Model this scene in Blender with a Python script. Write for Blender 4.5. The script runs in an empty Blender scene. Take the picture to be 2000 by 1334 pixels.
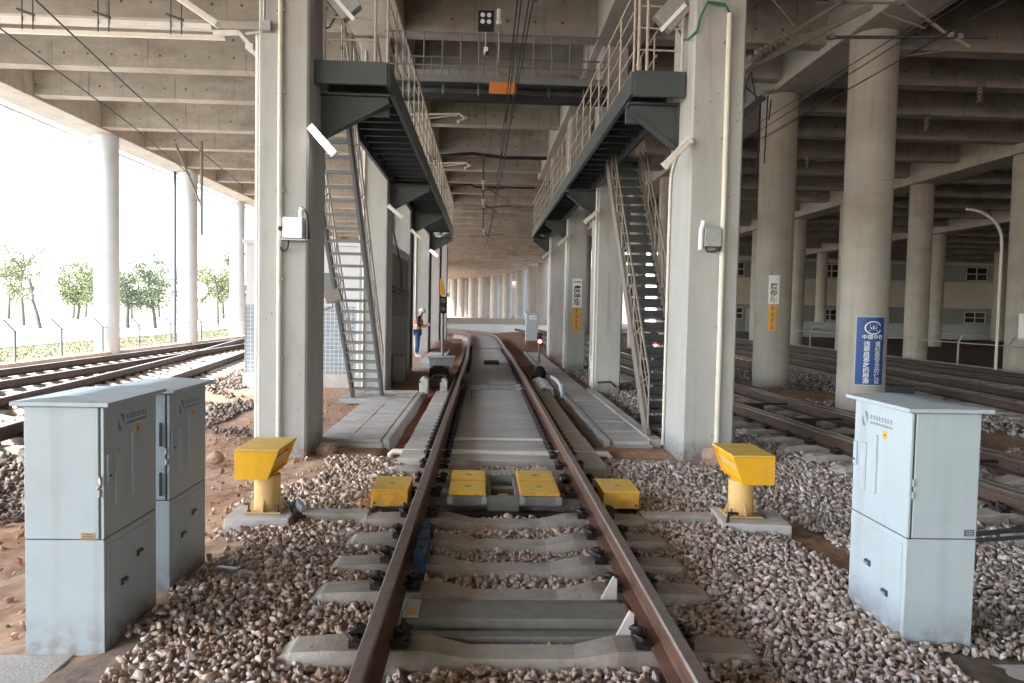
import bpy, bmesh, math, random
import numpy as np
from mathutils import Vector, Matrix
random.seed(7); rng = np.random.default_rng(7)
SC = bpy.context.scene
C = SC.collection
PI = math.pi
# ---------------------------------------------------------------- camera
cam_d = bpy.data.cameras.new("camera"); cam = bpy.data.objects.new("camera", cam_d); C.objects.link(cam)
cam_d.sensor_width = 36.0; cam_d.lens = 1444.0 / 2000.0 * 36.0
cam_d.clip_start = 0.05; cam_d.clip_end = 3000.0
yaw, pitch, roll = math.radians(2.2316), math.radians(2.6125), 0.02
fw = Vector((math.sin(yaw) * math.cos(pitch), math.cos(yaw) * math.cos(pitch), -math.sin(pitch)))
rt = Vector((math.cos(yaw), -math.sin(yaw), 0)); up = rt.cross(fw)
r2 = rt * math.cos(roll) + up * math.sin(roll); u2 = -rt * math.sin(roll) + up * math.cos(roll)
Mx = Matrix.Identity(4)
for i in range(3):
    Mx[i][0] = r2[i]; Mx[i][1] = u2[i]; Mx[i][2] = -fw[i]
Mx[0][3], Mx[1][3], Mx[2][3] = -0.23, 0.0, 1.6
cam.matrix_world = Mx
SC.camera = cam
# ---------------------------------------------------------------- world, sun, exposure
SUN_EL = math.radians(38.0); SUN_AZ = math.atan2(-0.93, -0.36)
W = bpy.data.worlds.new("World"); SC.world = W; W.use_nodes = True
wn = W.node_tree.nodes; wn.clear()
sky = wn.new('ShaderNodeTexSky'); sky.sky_type = 'NISHITA'; sky.sun_disc = False
sky.sun_elevation = SUN_EL; sky.sun_rotation = SUN_AZ
sky.air_density = 1.0; sky.dust_density = 1.0; sky.ozone_density = 1.0
bg = wn.new('ShaderNodeBackground'); bg.inputs[1].default_value = 0.12
wo = wn.new('ShaderNodeOutputWorld')
hs = wn.new('ShaderNodeHueSaturation'); hs.inputs['Saturation'].default_value = 0.78   # thin white overcast
W.node_tree.links.new(sky.outputs[0], hs.inputs['Color']); W.node_tree.links.new(hs.outputs[0], bg.inputs[0]); W.node_tree.links.new(bg.outputs[0], wo.inputs[0])
sd = bpy.data.lights.new("sun", 'SUN'); sd.energy = 3.2; sd.angle = math.radians(9); sd.color = (1.0, 0.97, 0.94)
so = bpy.data.objects.new("sun", sd); C.objects.link(so)
sdir = Vector((math.sin(SUN_AZ) * math.cos(SUN_EL), math.cos(SUN_AZ) * math.cos(SUN_EL), math.sin(SUN_EL)))
so.rotation_euler = sdir.to_track_quat('Z', 'Y').to_euler(); so.location = sdir * 60
SC.view_settings.view_transform = 'Standard'; SC.view_settings.look = 'None'
SC.view_settings.gamma = 1.0; SC.view_settings.use_curve_mapping = False
SC.view_settings.exposure = 3.36
SC.cycles.max_bounces = 8; SC.cycles.diffuse_bounces = 5
SC.cycles.sample_clamp_indirect = 8.0

# ---------------------------------------------------------------- materials
def mat(name, col, rough=0.7, metal=0.0, var=0.0, vscale=3.0, col2=None, bump=0.0, bscale=30.0, stretch=None,
        spec=0.5, stain=None, stain_amt=0.0, stain_scale=1.2, emit=None, estr=0.0):
    m = bpy.data.materials.new(name); m.use_nodes = True
    nt = m.node_tree; N = nt.nodes; L = nt.links
    b = N['Principled BSDF']
    b.inputs['Roughness'].default_value = rough; b.inputs['Metallic'].default_value = metal
    b.inputs['Specular IOR Level'].default_value = spec
    c = (*col, 1)
    b.inputs['Base Color'].default_value = c
    if var > 0 or col2 or stain or bump > 0:
        tc = N.new('ShaderNodeNewGeometry'); mp = N.new('ShaderNodeMapping')
        L.new(tc.outputs['Position'], mp.inputs[0])
        if stretch: mp.inputs['Scale'].default_value = stretch
    last = None
    if var > 0 or col2:
        n1 = N.new('ShaderNodeTexNoise'); n1.inputs['Scale'].default_value = vscale; n1.inputs['Detail'].default_value = 8
        n1.inputs['Roughness'].default_value = 0.65
        L.new(mp.outputs[0], n1.inputs['Vector'])
        rmp = N.new('ShaderNodeMapRange'); rmp.inputs[1].default_value = 0.32; rmp.inputs[2].default_value = 0.68
        L.new(n1.outputs[0], rmp.inputs[0])
        mx = N.new('ShaderNodeMix'); mx.data_type = 'RGBA'
        a = tuple(x * (1 - var) for x in col) if not col2 else col
        d = tuple(min(1, x * (1 + var)) for x in col) if not col2 else col2
        mx.inputs[6].default_value = (*a, 1); mx.inputs[7].default_value = (*d, 1)
        L.new(rmp.outputs[0], mx.inputs[0]); last = mx.outputs[2]
    if stain:
        n2 = N.new('ShaderNodeTexNoise'); n2.inputs['Scale'].default_value = stain_scale; n2.inputs['Detail'].default_value = 10
        n2.inputs['Roughness'].default_value = 0.7
        L.new(mp.outputs[0], n2.inputs['Vector'])
        r2_ = N.new('ShaderNodeMapRange'); r2_.inputs[1].default_value = 0.52; r2_.inputs[2].default_value = 0.7
        r2_.inputs[4].default_value = stain_amt
        L.new(n2.outputs[0], r2_.inputs[0])
        m2 = N.new('ShaderNodeMix'); m2.data_type = 'RGBA'
        if last: L.new(last, m2.inputs[6])
        else: m2.inputs[6].default_value = c
        m2.inputs[7].default_value = (*stain, 1)
        L.new(r2_.outputs[0], m2.inputs[0]); last = m2.outputs[2]
    if last: L.new(last, b.inputs['Base Color'])
    if bump > 0:
        n3 = N.new('ShaderNodeTexNoise'); n3.inputs['Scale'].default_value = bscale; n3.inputs['Detail'].default_value = 6
        L.new(tc.outputs['Position'], n3.inputs['Vector'])
        bp = N.new('ShaderNodeBump'); bp.inputs['Strength'].default_value = bump; bp.inputs['Distance'].default_value = 0.02
        L.new(n3.outputs[0], bp.inputs['Height']); L.new(bp.outputs[0], b.inputs['Normal'])
    if emit:
        b.inputs['Emission Color'].default_value = (*emit, 1); b.inputs['Emission Strength'].default_value = estr
    return m

def girder_mat():
    m = mat("formwork_concrete", (0.37, 0.335, 0.285), 0.85, var=0.2, vscale=0.9, bump=0.25, bscale=14, stretch=(1, 1, 2.5),
            stain=(0.14, 0.11, 0.09), stain_amt=0.6, stain_scale=0.5)
    nt = m.node_tree; N = nt.nodes; L = nt.links; b = N['Principled BSDF']
    src = b.inputs['Base Color'].links[0].from_socket
    g = N.new('ShaderNodeNewGeometry'); s = N.new('ShaderNodeSeparateXYZ'); L.new(g.outputs['Position'], s.inputs[0])
    nz = N.new('ShaderNodeTexNoise'); nz.inputs['Scale'].default_value = 0.35; L.new(g.outputs['Position'], nz.inputs['Vector'])
    def M(op, a, bb=None, c=None):
        n = N.new('ShaderNodeMath'); n.operation = op
        for i, v in enumerate((a, bb, c)):
            if v is None: continue
            if isinstance(v, (int, float)): n.inputs[i].default_value = v
            else: L.new(v, n.inputs[i])
        return n.outputs[0]
    oi = N.new('ShaderNodeObjectInfo'); x = M('ADD', M('ADD', s.outputs[0], M('MULTIPLY', nz.outputs[0], 0.3)), M('MULTIPLY', oi.outputs['Random'], 2.3))
    fx = M('MULTIPLY', M('SUBTRACT', M('FRACT', M('MULTIPLY', x, 1 / 0.62)), 0.5), 0.62)
    fz = M('MULTIPLY', M('SUBTRACT', M('FRACT', M('MULTIPLY', M('SUBTRACT', s.outputs[2], 7.74), 1 / 0.46)), 0.5), 0.46)
    d = M('SQRT', M('ADD', M('MULTIPLY', fx, fx), M('MULTIPLY', fz, fz)))
    hole = M('LESS_THAN', d, 0.032)
    jx = M('LESS_THAN', M('ABSOLUTE', M('MULTIPLY', M('SUBTRACT', M('FRACT', M('MULTIPLY', x, 1 / 2.48)), 0.5), 2.48)), 0.014)
    nh = N.new('ShaderNodeTexNoise'); nh.inputs['Scale'].default_value = 1.9; L.new(g.outputs['Position'], nh.inputs['Vector'])
    vis = N.new('ShaderNodeMapRange'); vis.inputs[1].default_value = 0.38; vis.inputs[2].default_value = 0.6; vis.inputs[3].default_value = 0.15; vis.inputs[4].default_value = 0.85; L.new(nh.outputs[0], vis.inputs[0])
    mask = M('MULTIPLY', M('MAXIMUM', hole, M('MULTIPLY', jx, 0.7)), vis.outputs[0])
    mx = N.new('ShaderNodeMix'); mx.data_type = 'RGBA'; L.new(mask, mx.inputs[0]); L.new(src, mx.inputs[6])
    mx.inputs[7].default_value = (0.05, 0.04, 0.035, 1)
    L.new(mx.outputs[2], b.inputs['Base Color'])
    return m

M_ = {}
M_['girder'] = girder_mat()
M_['soffit'] = mat("beam_concrete", (0.45, 0.415, 0.36), 0.85, var=0.12, vscale=1.3, bump=0.2, bscale=12, stain=(0.2, 0.16, 0.13), stain_amt=0.45)
M_['pillar'] = mat("pillar_concrete", (0.41, 0.41, 0.40), 0.8, var=0.1, vscale=1.6, bump=0.15, bscale=25, stretch=(1, 1, 0.35),
                   stain=(0.24, 0.22, 0.2), stain_amt=0.6, stain_scale=1.1)
M_['round'] = mat("round_column_concrete", (0.40, 0.375, 0.335), 0.75, var=0.1, vscale=0.8, bump=0.1, bscale=20, stretch=(1, 1, 1.6),
                  stain=(0.25, 0.23, 0.21), stain_amt=0.5, stain_scale=0.9)
M_['sleeper'] = mat("sleeper_concrete", (0.42, 0.39, 0.345), 0.9, var=0.15, vscale=6, bump=0.3, bscale=60, stain=(0.25, 0.2, 0.16), stain_amt=0.7, stain_scale=2.2)
M_['slab'] = mat("slab_concrete", (0.53, 0.515, 0.50), 0.85, var=0.14, vscale=2.5, bump=0.25, bscale=50, stain=(0.38, 0.35, 0.33), stain_amt=0.5, stain_scale=1.4, stretch=(0.4, 1.6, 1))
M_['paver'] = mat("paver_concrete", (0.52, 0.485, 0.45), 0.9, var=0.12, vscale=4, bump=0.25, bscale=60, stain=(0.3, 0.2, 0.14), stain_amt=0.5, stain_scale=1.5)
M_['rail'] = mat("rusty_rail_steel", (0.115, 0.062, 0.045), 0.55, metal=0.35, var=0.3, vscale=5, bump=0.2, bscale=80, col2=(0.2, 0.1, 0.065))
M_['railtop'] = mat("worn_rail_head", (0.21, 0.165, 0.15), 0.38, metal=0.6, var=0.2, vscale=8, col2=(0.3, 0.24, 0.22))
M_['darkrail'] = mat('dark_rail_steel', (0.06, 0.038, 0.03), 0.6, metal=0.2, var=0.3, vscale=5, bump=0.2, bscale=80, col2=(0.1, 0.06, 0.045))
M_['brighttop'] = mat('polished_rail_head', (0.5, 0.48, 0.46), 0.28, metal=0.9)
M_['boxcase'] = mat('grey_box_case', (0.19, 0.185, 0.17), 0.6, var=0.15, vscale=12, bump=.1, bscale=60)
M_['farcol'] = mat('far_column_concrete', (0.27, 0.25, 0.22), 0.85, var=0.1, vscale=1.0)
M_['edgecol'] = mat('glare_pale_column', (0.54, 0.60, 0.65), 0.7, var=0.06, vscale=0.8, stain=(0.45, 0.45, 0.45), stain_amt=0.5, stain_scale=0.9)  # bluish-white glare on the edge columns is put into this colour
M_['soilbank'] = mat('cut_soil_bank', (0.27, 0.135, 0.085), 0.95, col2=(0.4, 0.25, 0.17), vscale=5, bump=1.0, bscale=9)
M_['railing_dark'] = mat('dusty_brown_railing', (0.25, 0.21, 0.18), 0.55, var=0.15, vscale=6)
M_['clip'] = mat("dark_clip_steel", (0.028, 0.022, 0.022), 0.5, metal=0.3, var=0.4, vscale=30)
M_['dksteel'] = mat("grey_blue_steel_paint", (0.055, 0.068, 0.074), 0.45, var=0.12, vscale=3, stain=(0.12, 0.08, 0.06), stain_amt=0.3)
M_['ststeel'] = mat("stair_steel_paint", (0.16, 0.18, 0.19), 0.5, var=0.12, vscale=5, stain=(0.12, 0.09, 0.07), stain_amt=0.3)
M_['tan_steel'] = mat("dusty_stair_paint", (0.2, 0.175, 0.15), 0.6, var=0.12, vscale=5)
M_['railing'] = mat("railing_paint", (0.44, 0.39, 0.34), 0.5, var=0.15, vscale=6, stain=(0.2, 0.13, 0.09), stain_amt=0.5, stain_scale=5)
M_['cab'] = mat("cabinet_paint", (0.385, 0.45, 0.50), 0.42, var=0.04, vscale=2, bump=0.03, bscale=200, stain=(0.34, 0.38, 0.40), stain_amt=0.5, stain_scale=1.6)
M_['cabdark'] = mat("dark_gasket", (0.05, 0.06, 0.07), 0.6)
M_['yellow'] = mat("yellow_paint", (0.80, 0.42, 0.012), 0.42, var=0.06, vscale=4, bump=0.04, bscale=90, stain=(0.62, 0.4, 0.12), stain_amt=0.35, stain_scale=3)
M_['dustyellow'] = mat("dusty_yellow_paint", (0.70, 0.45, 0.08), 0.6, var=0.1, vscale=6, stain=(0.5, 0.42, 0.28), stain_amt=0.6, stain_scale=5)
M_['cream'] = mat("cream_yellow_post", (0.66, 0.43, 0.17), 0.5, var=0.06, vscale=5, stain=(0.45, 0.28, 0.14), stain_amt=0.4, stain_scale=4)
M_['white'] = mat("white_paint", (0.72, 0.71, 0.68), 0.5, var=0.05, vscale=4, stain=(0.5, 0.46, 0.4), stain_amt=0.4, stain_scale=3)
M_['pvc'] = mat("white_pvc_pipe", (0.68, 0.65, 0.58), 0.4, var=0.06, vscale=4, stain=(0.45, 0.36, 0.28), stain_amt=0.4, stain_scale=3)
M_['black'] = mat("black_rubber", (0.015, 0.015, 0.017), 0.6)
M_['green'] = mat("green_cable", (0.02, 0.16, 0.1), 0.5)
M_['galv'] = mat("galvanised_steel", (0.36, 0.37, 0.38), 0.45, metal=0.5, var=0.15, vscale=12)
M_['bluepaint'] = mat("blue_machine_paint", (0.02, 0.06, 0.13), 0.5, var=0.3, vscale=20)
M_['bluesign'] = mat("blue_sign_film", (0.006, 0.07, 0.30), 0.4, var=0.08, vscale=4)
M_['orange'] = mat("orange_board", (0.62, 0.2, 0.03), 0.5, var=0.1, vscale=8)
M_['signyellow'] = mat("amber_sign", (0.75, 0.36, 0.03), 0.45)
M_['signred'] = mat("red_brown_edge", (0.3, 0.09, 0.03), 0.5)
M_['ink'] = mat("black_ink", (0.02, 0.02, 0.025), 0.5)
M_['inkgrey'] = mat("grey_ink", (0.13, 0.16, 0.18), 0.5)
M_['inkwhite'] = mat("white_ink", (0.85, 0.87, 0.9), 0.5)
M_['label'] = mat("brass_label", (0.5, 0.33, 0.14), 0.4)
M_['glass'] = mat("dark_glass", (0.03, 0.035, 0.04), 0.15)
M_['wallwhite'] = mat("painted_wall", (0.56, 0.56, 0.58), 0.85, var=0.05, vscale=1, stain=(0.42, 0.4, 0.38), stain_amt=0.4)
M_['walldark'] = mat("brown_dado_paint", (0.055, 0.04, 0.042), 0.6, var=0.15, vscale=2)
M_['wallbrown'] = mat("brown_plaster", (0.2, 0.165, 0.145), 0.8, var=0.1, vscale=2)
M_['lamp'] = mat("lit_lamp_diffuser", (0.9, 0.9, 0.9), 0.4, emit=(1, 0.99, 0.95), estr=2.5)
M_['redlamp'] = mat("lit_red_signal", (0.8, 0.02, 0.02), 0.4, emit=(1, 0.06, 0.05), estr=6)
M_['redpaint'] = mat("red_hood", (0.35, 0.01, 0.015), 0.4)
M_['skin'] = mat("skin", (0.45, 0.25, 0.17), 0.6)
M_['jeans'] = mat("blue_jeans", (0.03, 0.07, 0.17), 0.9, var=0.2, vscale=20)
M_['vest'] = mat("orange_vest", (0.75, 0.16, 0.03), 0.8)
M_['navy'] = mat("navy_cloth", (0.05, 0.04, 0.06), 0.9)
M_['road'] = mat("pale_road", (0.35, 0.35, 0.36), 0.9, var=0.1, vscale=2)
M_['grass'] = mat("dry_grass", (0.10, 0.11, 0.045), 0.95, col2=(0.17, 0.155, 0.075), vscale=3, bump=0.5, bscale=20)
M_['bark'] = mat("bark", (0.11, 0.09, 0.075), 0.9, var=0.2, vscale=8)
M_['leafy'] = mat("pale_green_leaves", (0.12, 0.15, 0.05), 0.7, col2=(0.18, 0.2, 0.09), vscale=2)
M_['leafb'] = mat("deep_green_leaves", (0.08, 0.12, 0.055), 0.7, col2=(0.12, 0.15, 0.08), vscale=2)
M_['fence'] = mat("fence_steel", (0.13, 0.14, 0.14), 0.6)
M_['fencepale'] = mat("pale_fence_steel", (0.38, 0.36, 0.33), 0.6)
M_['fargrey'] = mat("blue_grey_cladding", (0.30, 0.33, 0.34), 0.7, var=0.06, vscale=0.5)
M_['farwhite'] = mat("cream_cladding", (0.66, 0.62, 0.57), 0.8, var=0.04, vscale=0.4)
M_['brick'] = mat("orange_brick", (0.34, 0.12, 0.06), 0.9, var=0.25, vscale=6)
M_['plastic'] = mat("blue_grey_plastic", (0.42, 0.47, 0.52), 0.35, var=0.1, vscale=9)

def weather(m, pit=0.0, mud=None, streak=0.0, scratch=0.0, grease=0.0):
    """wear with its own shape: air pits, vertical drip streaks, splashed mud near the foot, fine scratches"""
    nt = m.node_tree; N = nt.nodes; L = nt.links; b = N['Principled BSDF']; src = b.inputs['Base Color'].links[0].from_socket
    g = N.new('ShaderNodeNewGeometry'); s = N.new('ShaderNodeSeparateXYZ'); L.new(g.outputs['Position'], s.inputs[0])
    def mixin(fac, col):
        nonlocal src
        mx = N.new('ShaderNodeMix'); mx.data_type = 'RGBA'; L.new(fac, mx.inputs[0]); L.new(src, mx.inputs[6]); mx.inputs[7].default_value = (*col, 1); src = mx.outputs[2]
    def mr(v, a, c, d, e):
        n = N.new('ShaderNodeMapRange'); L.new(v, n.inputs[0]); n.inputs[1].default_value = a; n.inputs[2].default_value = c; n.inputs[3].default_value = d; n.inputs[4].default_value = e; return n.outputs[0]
    def mul(a, c):
        n = N.new('ShaderNodeMath'); n.operation = 'MULTIPLY'; L.new(a, n.inputs[0]); L.new(c, n.inputs[1]); return n.outputs[0]
    def noise(scale, vec=None, det=6):
        n = N.new('ShaderNodeTexNoise'); n.inputs['Scale'].default_value = scale; n.inputs['Detail'].default_value = det; L.new(vec or g.outputs['Position'], n.inputs['Vector']); return n.outputs[0]
    if pit:
        v = N.new('ShaderNodeTexVoronoi'); v.inputs['Scale'].default_value = 9; L.new(g.outputs['Position'], v.inputs['Vector'])
        mixin(mul(mr(v.outputs['Distance'], 0.07, 0.12, pit, 0), mr(noise(2.3), .5, .6, 0, 1)), (0.1, 0.09, 0.08))
    if streak:
        mp = N.new('ShaderNodeMapping'); mp.inputs['Scale'].default_value = (9, 9, 0.35); L.new(g.outputs['Position'], mp.inputs[0])
        mixin(mul(mr(noise(1.0, mp.outputs[0]), .54, .72, 0, streak), mr(noise(.6), .4, .6, .2, 1)), (0.16, 0.14, 0.12))
    if mud:
        mixin(mul(mr(s.outputs[2], -0.34, mud, 1, 0), mr(noise(14), .42, .62, 0, .75)), (0.22, 0.15, 0.11))
    if grease:   # rust and grease shed by the rail on either side of the track
        ab = N.new('ShaderNodeMath'); ab.operation = 'ABSOLUTE'; L.new(s.outputs[0], ab.inputs[0])
        sb = N.new('ShaderNodeMath'); sb.operation = 'SUBTRACT'; L.new(ab.outputs[0], sb.inputs[0]); sb.inputs[1].default_value = 0.72
        a2 = N.new('ShaderNodeMath'); a2.operation = 'ABSOLUTE'; L.new(sb.outputs[0], a2.inputs[0])
        mixin(mul(mr(a2.outputs[0], .08, .42, grease, 0), mr(noise(7), .3, .6, .45, 1)), (0.11, 0.075, 0.055))
    if scratch:
        mp = N.new('ShaderNodeMapping'); mp.inputs['Scale'].default_value = (3, 3, 60); mp.inputs['Rotation'].default_value = (.5, .3, .2); L.new(g.outputs['Position'], mp.inputs[0])
        mixin(mul(mr(noise(1.6, mp.outputs[0]), .64, .68, 0, scratch), mr(noise(2.2), .5, .58, 0, 1)), (0.5, 0.48, 0.44))
    L.new(src, b.inputs['Base Color'])
weather(M_['pillar'], pit=.8, streak=.35, mud=-.05); weather(M_['round'], pit=.5, streak=.45, mud=.0); weather(M_['soffit'], pit=.5, streak=.4)
weather(M_['girder'], streak=.5); weather(M_['cab'], mud=-.05, streak=.22, scratch=.25); weather(M_['yellow'], mud=.1, streak=.25, scratch=.35); weather(M_['cream'], mud=-.05, streak=.3)
weather(M_['dustyellow'], streak=.2, scratch=.3); weather(M_['sleeper'], pit=.6, grease=.85); weather(M_['slab'], grease=.6); weather(M_['paver'], pit=.6)
def tile_mat():
    m = mat("small_blue_tiles", (0.2, 0.25, 0.31), 0.35)
    nt = m.node_tree; N = nt.nodes; L = nt.links; b = N['Principled BSDF']
    g = N.new('ShaderNodeNewGeometry'); s = N.new('ShaderNodeSeparateXYZ'); L.new(g.outputs['Position'], s.inputs[0])
    cb = N.new('ShaderNodeCombineXYZ')
    ad = N.new('ShaderNodeMath'); ad.operation = 'ADD'; L.new(s.outputs[0], ad.inputs[0]); L.new(s.outputs[1], ad.inputs[1])
    L.new(ad.outputs[0], cb.inputs[0]); L.new(s.outputs[2], cb.inputs[1])
    br = N.new('ShaderNodeTexBrick'); br.offset = 0.0; br.inputs['Scale'].default_value = 1.0
    br.inputs['Brick Width'].default_value = 0.1; br.inputs['Row Height'].default_value = 0.1
    br.inputs['Mortar Size'].default_value = 0.008; br.inputs['Color1'].default_value = (0.17, 0.22, 0.29, 1)
    br.inputs['Color2'].default_value = (0.25, 0.29, 0.34, 1); br.inputs['Mortar'].default_value = (0.5, 0.52, 0.53, 1)
    L.new(cb.outputs[0], br.inputs[0]); L.new(br.outputs[0], b.inputs['Base Color'])
    return m
M_['tiles'] = tile_mat()

def attr_mat(name, attr, rough=0.9, bump=0.3, bscale=60, extra=0.25):
    m = bpy.data.materials.new(name); m.use_nodes = True
    N = m.node_tree.nodes; L = m.node_tree.links; b = N['Principled BSDF']; b.inputs['Roughness'].default_value = rough
    b.inputs['Specular IOR Level'].default_value = 0.25
    a = N.new('ShaderNodeAttribute'); a.attribute_name = attr
    g = N.new('ShaderNodeNewGeometry'); n = N.new('ShaderNodeTexNoise'); n.inputs['Scale'].default_value = bscale; n.inputs['Detail'].default_value = 7
    L.new(g.outputs['Position'], n.inputs['Vector'])
    mr = N.new('ShaderNodeMapRange'); mr.inputs[1].default_value = 0.3; mr.inputs[2].default_value = 0.7
    mr.inputs[3].default_value = 1 - extra; mr.inputs[4].default_value = 1 + extra
    L.new(n.outputs[0], mr.inputs[0])
    vm = N.new('ShaderNodeVectorMath'); vm.operation = 'SCALE'; L.new(a.outputs['Color'], vm.inputs[0]); L.new(mr.outputs[0], vm.inputs['Scale'])
    L.new(vm.outputs[0], b.inputs['Base Color'])
    bp = N.new('ShaderNodeBump'); bp.inputs['Strength'].default_value = bump; bp.inputs['Distance'].default_value = 0.02
    L.new(n.outputs[0], bp.inputs['Height']); L.new(bp.outputs[0], b.inputs['Normal'])
    return m
M_['stone'] = attr_mat("ballast_stone", "tint", 0.85, 0.35, 70, 0.2)
M_['soil'] = attr_mat("ground_soil", "tint", 0.95, 0.9, 9, 0.3)

# ---------------------------------------------------------------- mesh helpers
class MB:
    def __init__(s): s.v = []; s.f = []; s.m = []; s.mats = []
    def mi(s, m):
        if m is None: return 0
        if m not in s.mats: s.mats.append(m)
        return s.mats.index(m)
    def add(s, vs, fs, m=None):
        o = len(s.v); k = s.mi(m); s.v += [tuple(p) for p in vs]
        for f in fs: s.f.append(tuple(i + o for i in f)); s.m.append(k)
    def box(s, x0, x1, y0, y1, z0, z1, m=None):
        s.add([(x0, y0, z0), (x1, y0, z0), (x1, y1, z0), (x0, y1, z0), (x0, y0, z1), (x1, y0, z1), (x1, y1, z1), (x0, y1, z1)],
              [(0, 3, 2, 1), (4, 5, 6, 7), (0, 1, 5, 4), (1, 2, 6, 5), (2, 3, 7, 6), (3, 0, 4, 7)], m)
        return s
    def prism(s, poly, axis, a, b, m=None):
        """poly: 2-D points in the plane normal to axis ('x': (y,z), 'y': (x,z), 'z': (x,y))"""
        def P(p, t): return (t, p[0], p[1]) if axis == 'x' else ((p[0], t, p[1]) if axis == 'y' else (p[0], p[1], t))
        n = len(poly); vs = [P(p, a) for p in poly] + [P(p, b) for p in poly]
        fs = [tuple(range(n)), tuple(range(2 * n - 1, n - 1, -1))] + [(i, i + n, (i + 1) % n + n, (i + 1) % n) for i in range(n)]
        s.add(vs, fs, m); return s
    def beam(s, p, q, w, h, m=None, upv=(0, 0, 1)):
        p, q = Vector(p), Vector(q); d = (q - p).normalized(); u = Vector(upv)
        sd_ = d.cross(u)
        if sd_.length < 1e-4: sd_ = d.cross(Vector((0, 1, 0)))
        sd_.normalize(); u = sd_.cross(d)
        vs = []
        for c in (p, q):
            for a, b in ((-1, -1), (1, -1), (1, 1), (-1, 1)): vs.append(c + sd_ * (a * w / 2) + u * (b * h / 2))
        s.add(vs, [(0, 3, 2, 1), (4, 5, 6, 7), (0, 1, 5, 4), (1, 2, 6, 5), (2, 3, 7, 6), (3, 0, 4, 7)], m); return s
    def tube(s, pts, r, n=8, m=None, caps=True):
        pts = [Vector(p) for p in pts]; rs = r if isinstance(r, (list, tuple)) else [r] * len(pts)
        rings = []; pu = None
        for i, p in enumerate(pts):
            d = (pts[min(i + 1, len(pts) - 1)] - pts[max(i - 1, 0)]).normalized()
            if pu is None:
                ref = Vector((0, 0, 1)) if abs(d.z) < 0.9 else Vector((1, 0, 0))
            else: ref = pu
            a = d.cross(ref)
            if a.length < 1e-5: a = d.cross(Vector((0, 1, 0)))
            a.normalize(); b = a.cross(d); pu = b
            rings.append([p + (a * math.cos(t) + b * math.sin(t)) * rs[i] for t in [2 * PI * k / n for k in range(n)]])
        vs = [v for R in rings for v in R]; fs = []
        for i in range(len(rings) - 1):
            for k in range(n): fs.append((i * n + k, i * n + (k + 1) % n, (i + 1) * n + (k + 1) % n, (i + 1) * n + k))
        if caps: fs.append(tuple(range(n - 1, -1, -1))); fs.append(tuple((len(rings) - 1) * n + k for k in range(n)))
        s.add(vs, fs, m); return s
    def lathe(s, prof, c, n=24, m=None):
        vs = []; 
        for r, z in prof:
            for k in range(n): vs.append((c[0] + r * math.cos(2 * PI * k / n), c[1] + r * math.sin(2 * PI * k / n), c[2] + z))
        fs = [(i * n + k, i * n + (k + 1) % n, (i + 1) * n + (k + 1) % n, (i + 1) * n + k) for i in range(len(prof) - 1) for k in range(n)]
        fs.append(tuple(range(n - 1, -1, -1))); fs.append(tuple((len(prof) - 1) * n + k for k in range(n)))
        s.add(vs, fs, m); return s
    def mesh(s, name, m=None, smooth=False):
        me = bpy.data.meshes.new(name); me.from_pydata(s.v, [], s.f)
        if m is not None: me.materials.append(m)
        else:
            for x in s.mats: me.materials.append(x)
        if m is None and len(s.mats) > 1: me.polygons.foreach_set('material_index', s.m)
        if smooth:
            me.polygons.foreach_set('use_smooth', [True] * len(me.polygons)); me.set_sharp_from_angle(angle=math.radians(35))
        me.update(); return me
    def obj(s, name, m=None, parent=None, smooth=False, bevel=0.0, loc=None):
        return link(name, s.mesh(name, m, smooth), parent, bevel, loc)

def link(name, me, parent=None, bevel=0.0, loc=None):
    o = bpy.data.objects.new(name, me); C.objects.link(o)
    if parent is not None: o.parent = parent
    if loc is not None: o.location = loc
    if bevel > 0:
        b = o.modifiers.new('bevel', 'BEVEL'); b.width = bevel; b.segments = 2; b.limit_method = 'ANGLE'; b.harden_normals = False
    return o
def tag(o, label, cat, group=None, kind=None):
    o['label'] = label
    if cat: o['category'] = cat
    if group: o['group'] = group
    if kind: o['kind'] = kind
    return o
def thing(name, label, cat, loc=(0, 0, 0), rz=0.0, group=None):
    o = bpy.data.objects.new(name, None); C.objects.link(o); o.location = loc; o.rotation_euler = (0, 0, rz)
    o.empty_display_size = 0.3
    return tag(o, label, cat, group)
def struct(o): o['kind'] = 'structure'; return o
def copy_tree(o, parent=None, label=None, loc=None, rz=None, kids=None):
    c = o.copy(); C.objects.link(c)
    if parent is not None: c.parent = parent
    if label: c['label'] = label
    if loc is not None: c.location = loc
    if rz is not None: c.rotation_euler = (0, 0, rz)
    for ch in o.children[:]: copy_tree(ch, c)
    return c
def text_mesh(body, size, m, bold=0.0):
    cu = bpy.data.curves.new('lettering', 'FONT'); cu.body = body; cu.size = size; cu.align_x = 'CENTER'; cu.align_y = 'CENTER'
    cu.resolution_u = 2; cu.offset = bold
    t = bpy.data.objects.new('lettering', cu); C.objects.link(t)
    dg = bpy.context.evaluated_depsgraph_get(); me = bpy.data.meshes.new_from_object(t.evaluated_get(dg))
    bpy.data.objects.remove(t); me.materials.clear(); me.materials.append(m)
    return me
def smoothpath(pts, step=1.0):
    """Catmull-Rom through (x,y) points"""
    P = [Vector((p[0], p[1])) for p in pts]; P = [2 * P[0] - P[1]] + P + [2 * P[-1] - P[-2]]; out = []
    for i in range(1, len(P) - 2):
        n = max(2, int((P[i + 1] - P[i]).length / step))
        for k in range(n):
            t = k / n
            out.append(0.5 * ((2 * P[i]) + (P[i + 1] - P[i - 1]) * t + (2 * P[i - 1] - 5 * P[i] + 4 * P[i + 1] - P[i + 2]) * t * t
                              + (3 * P[i] - P[i - 1] - 3 * P[i + 1] + P[i + 2]) * t ** 3))
    out.append(P[-2]); return out
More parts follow.
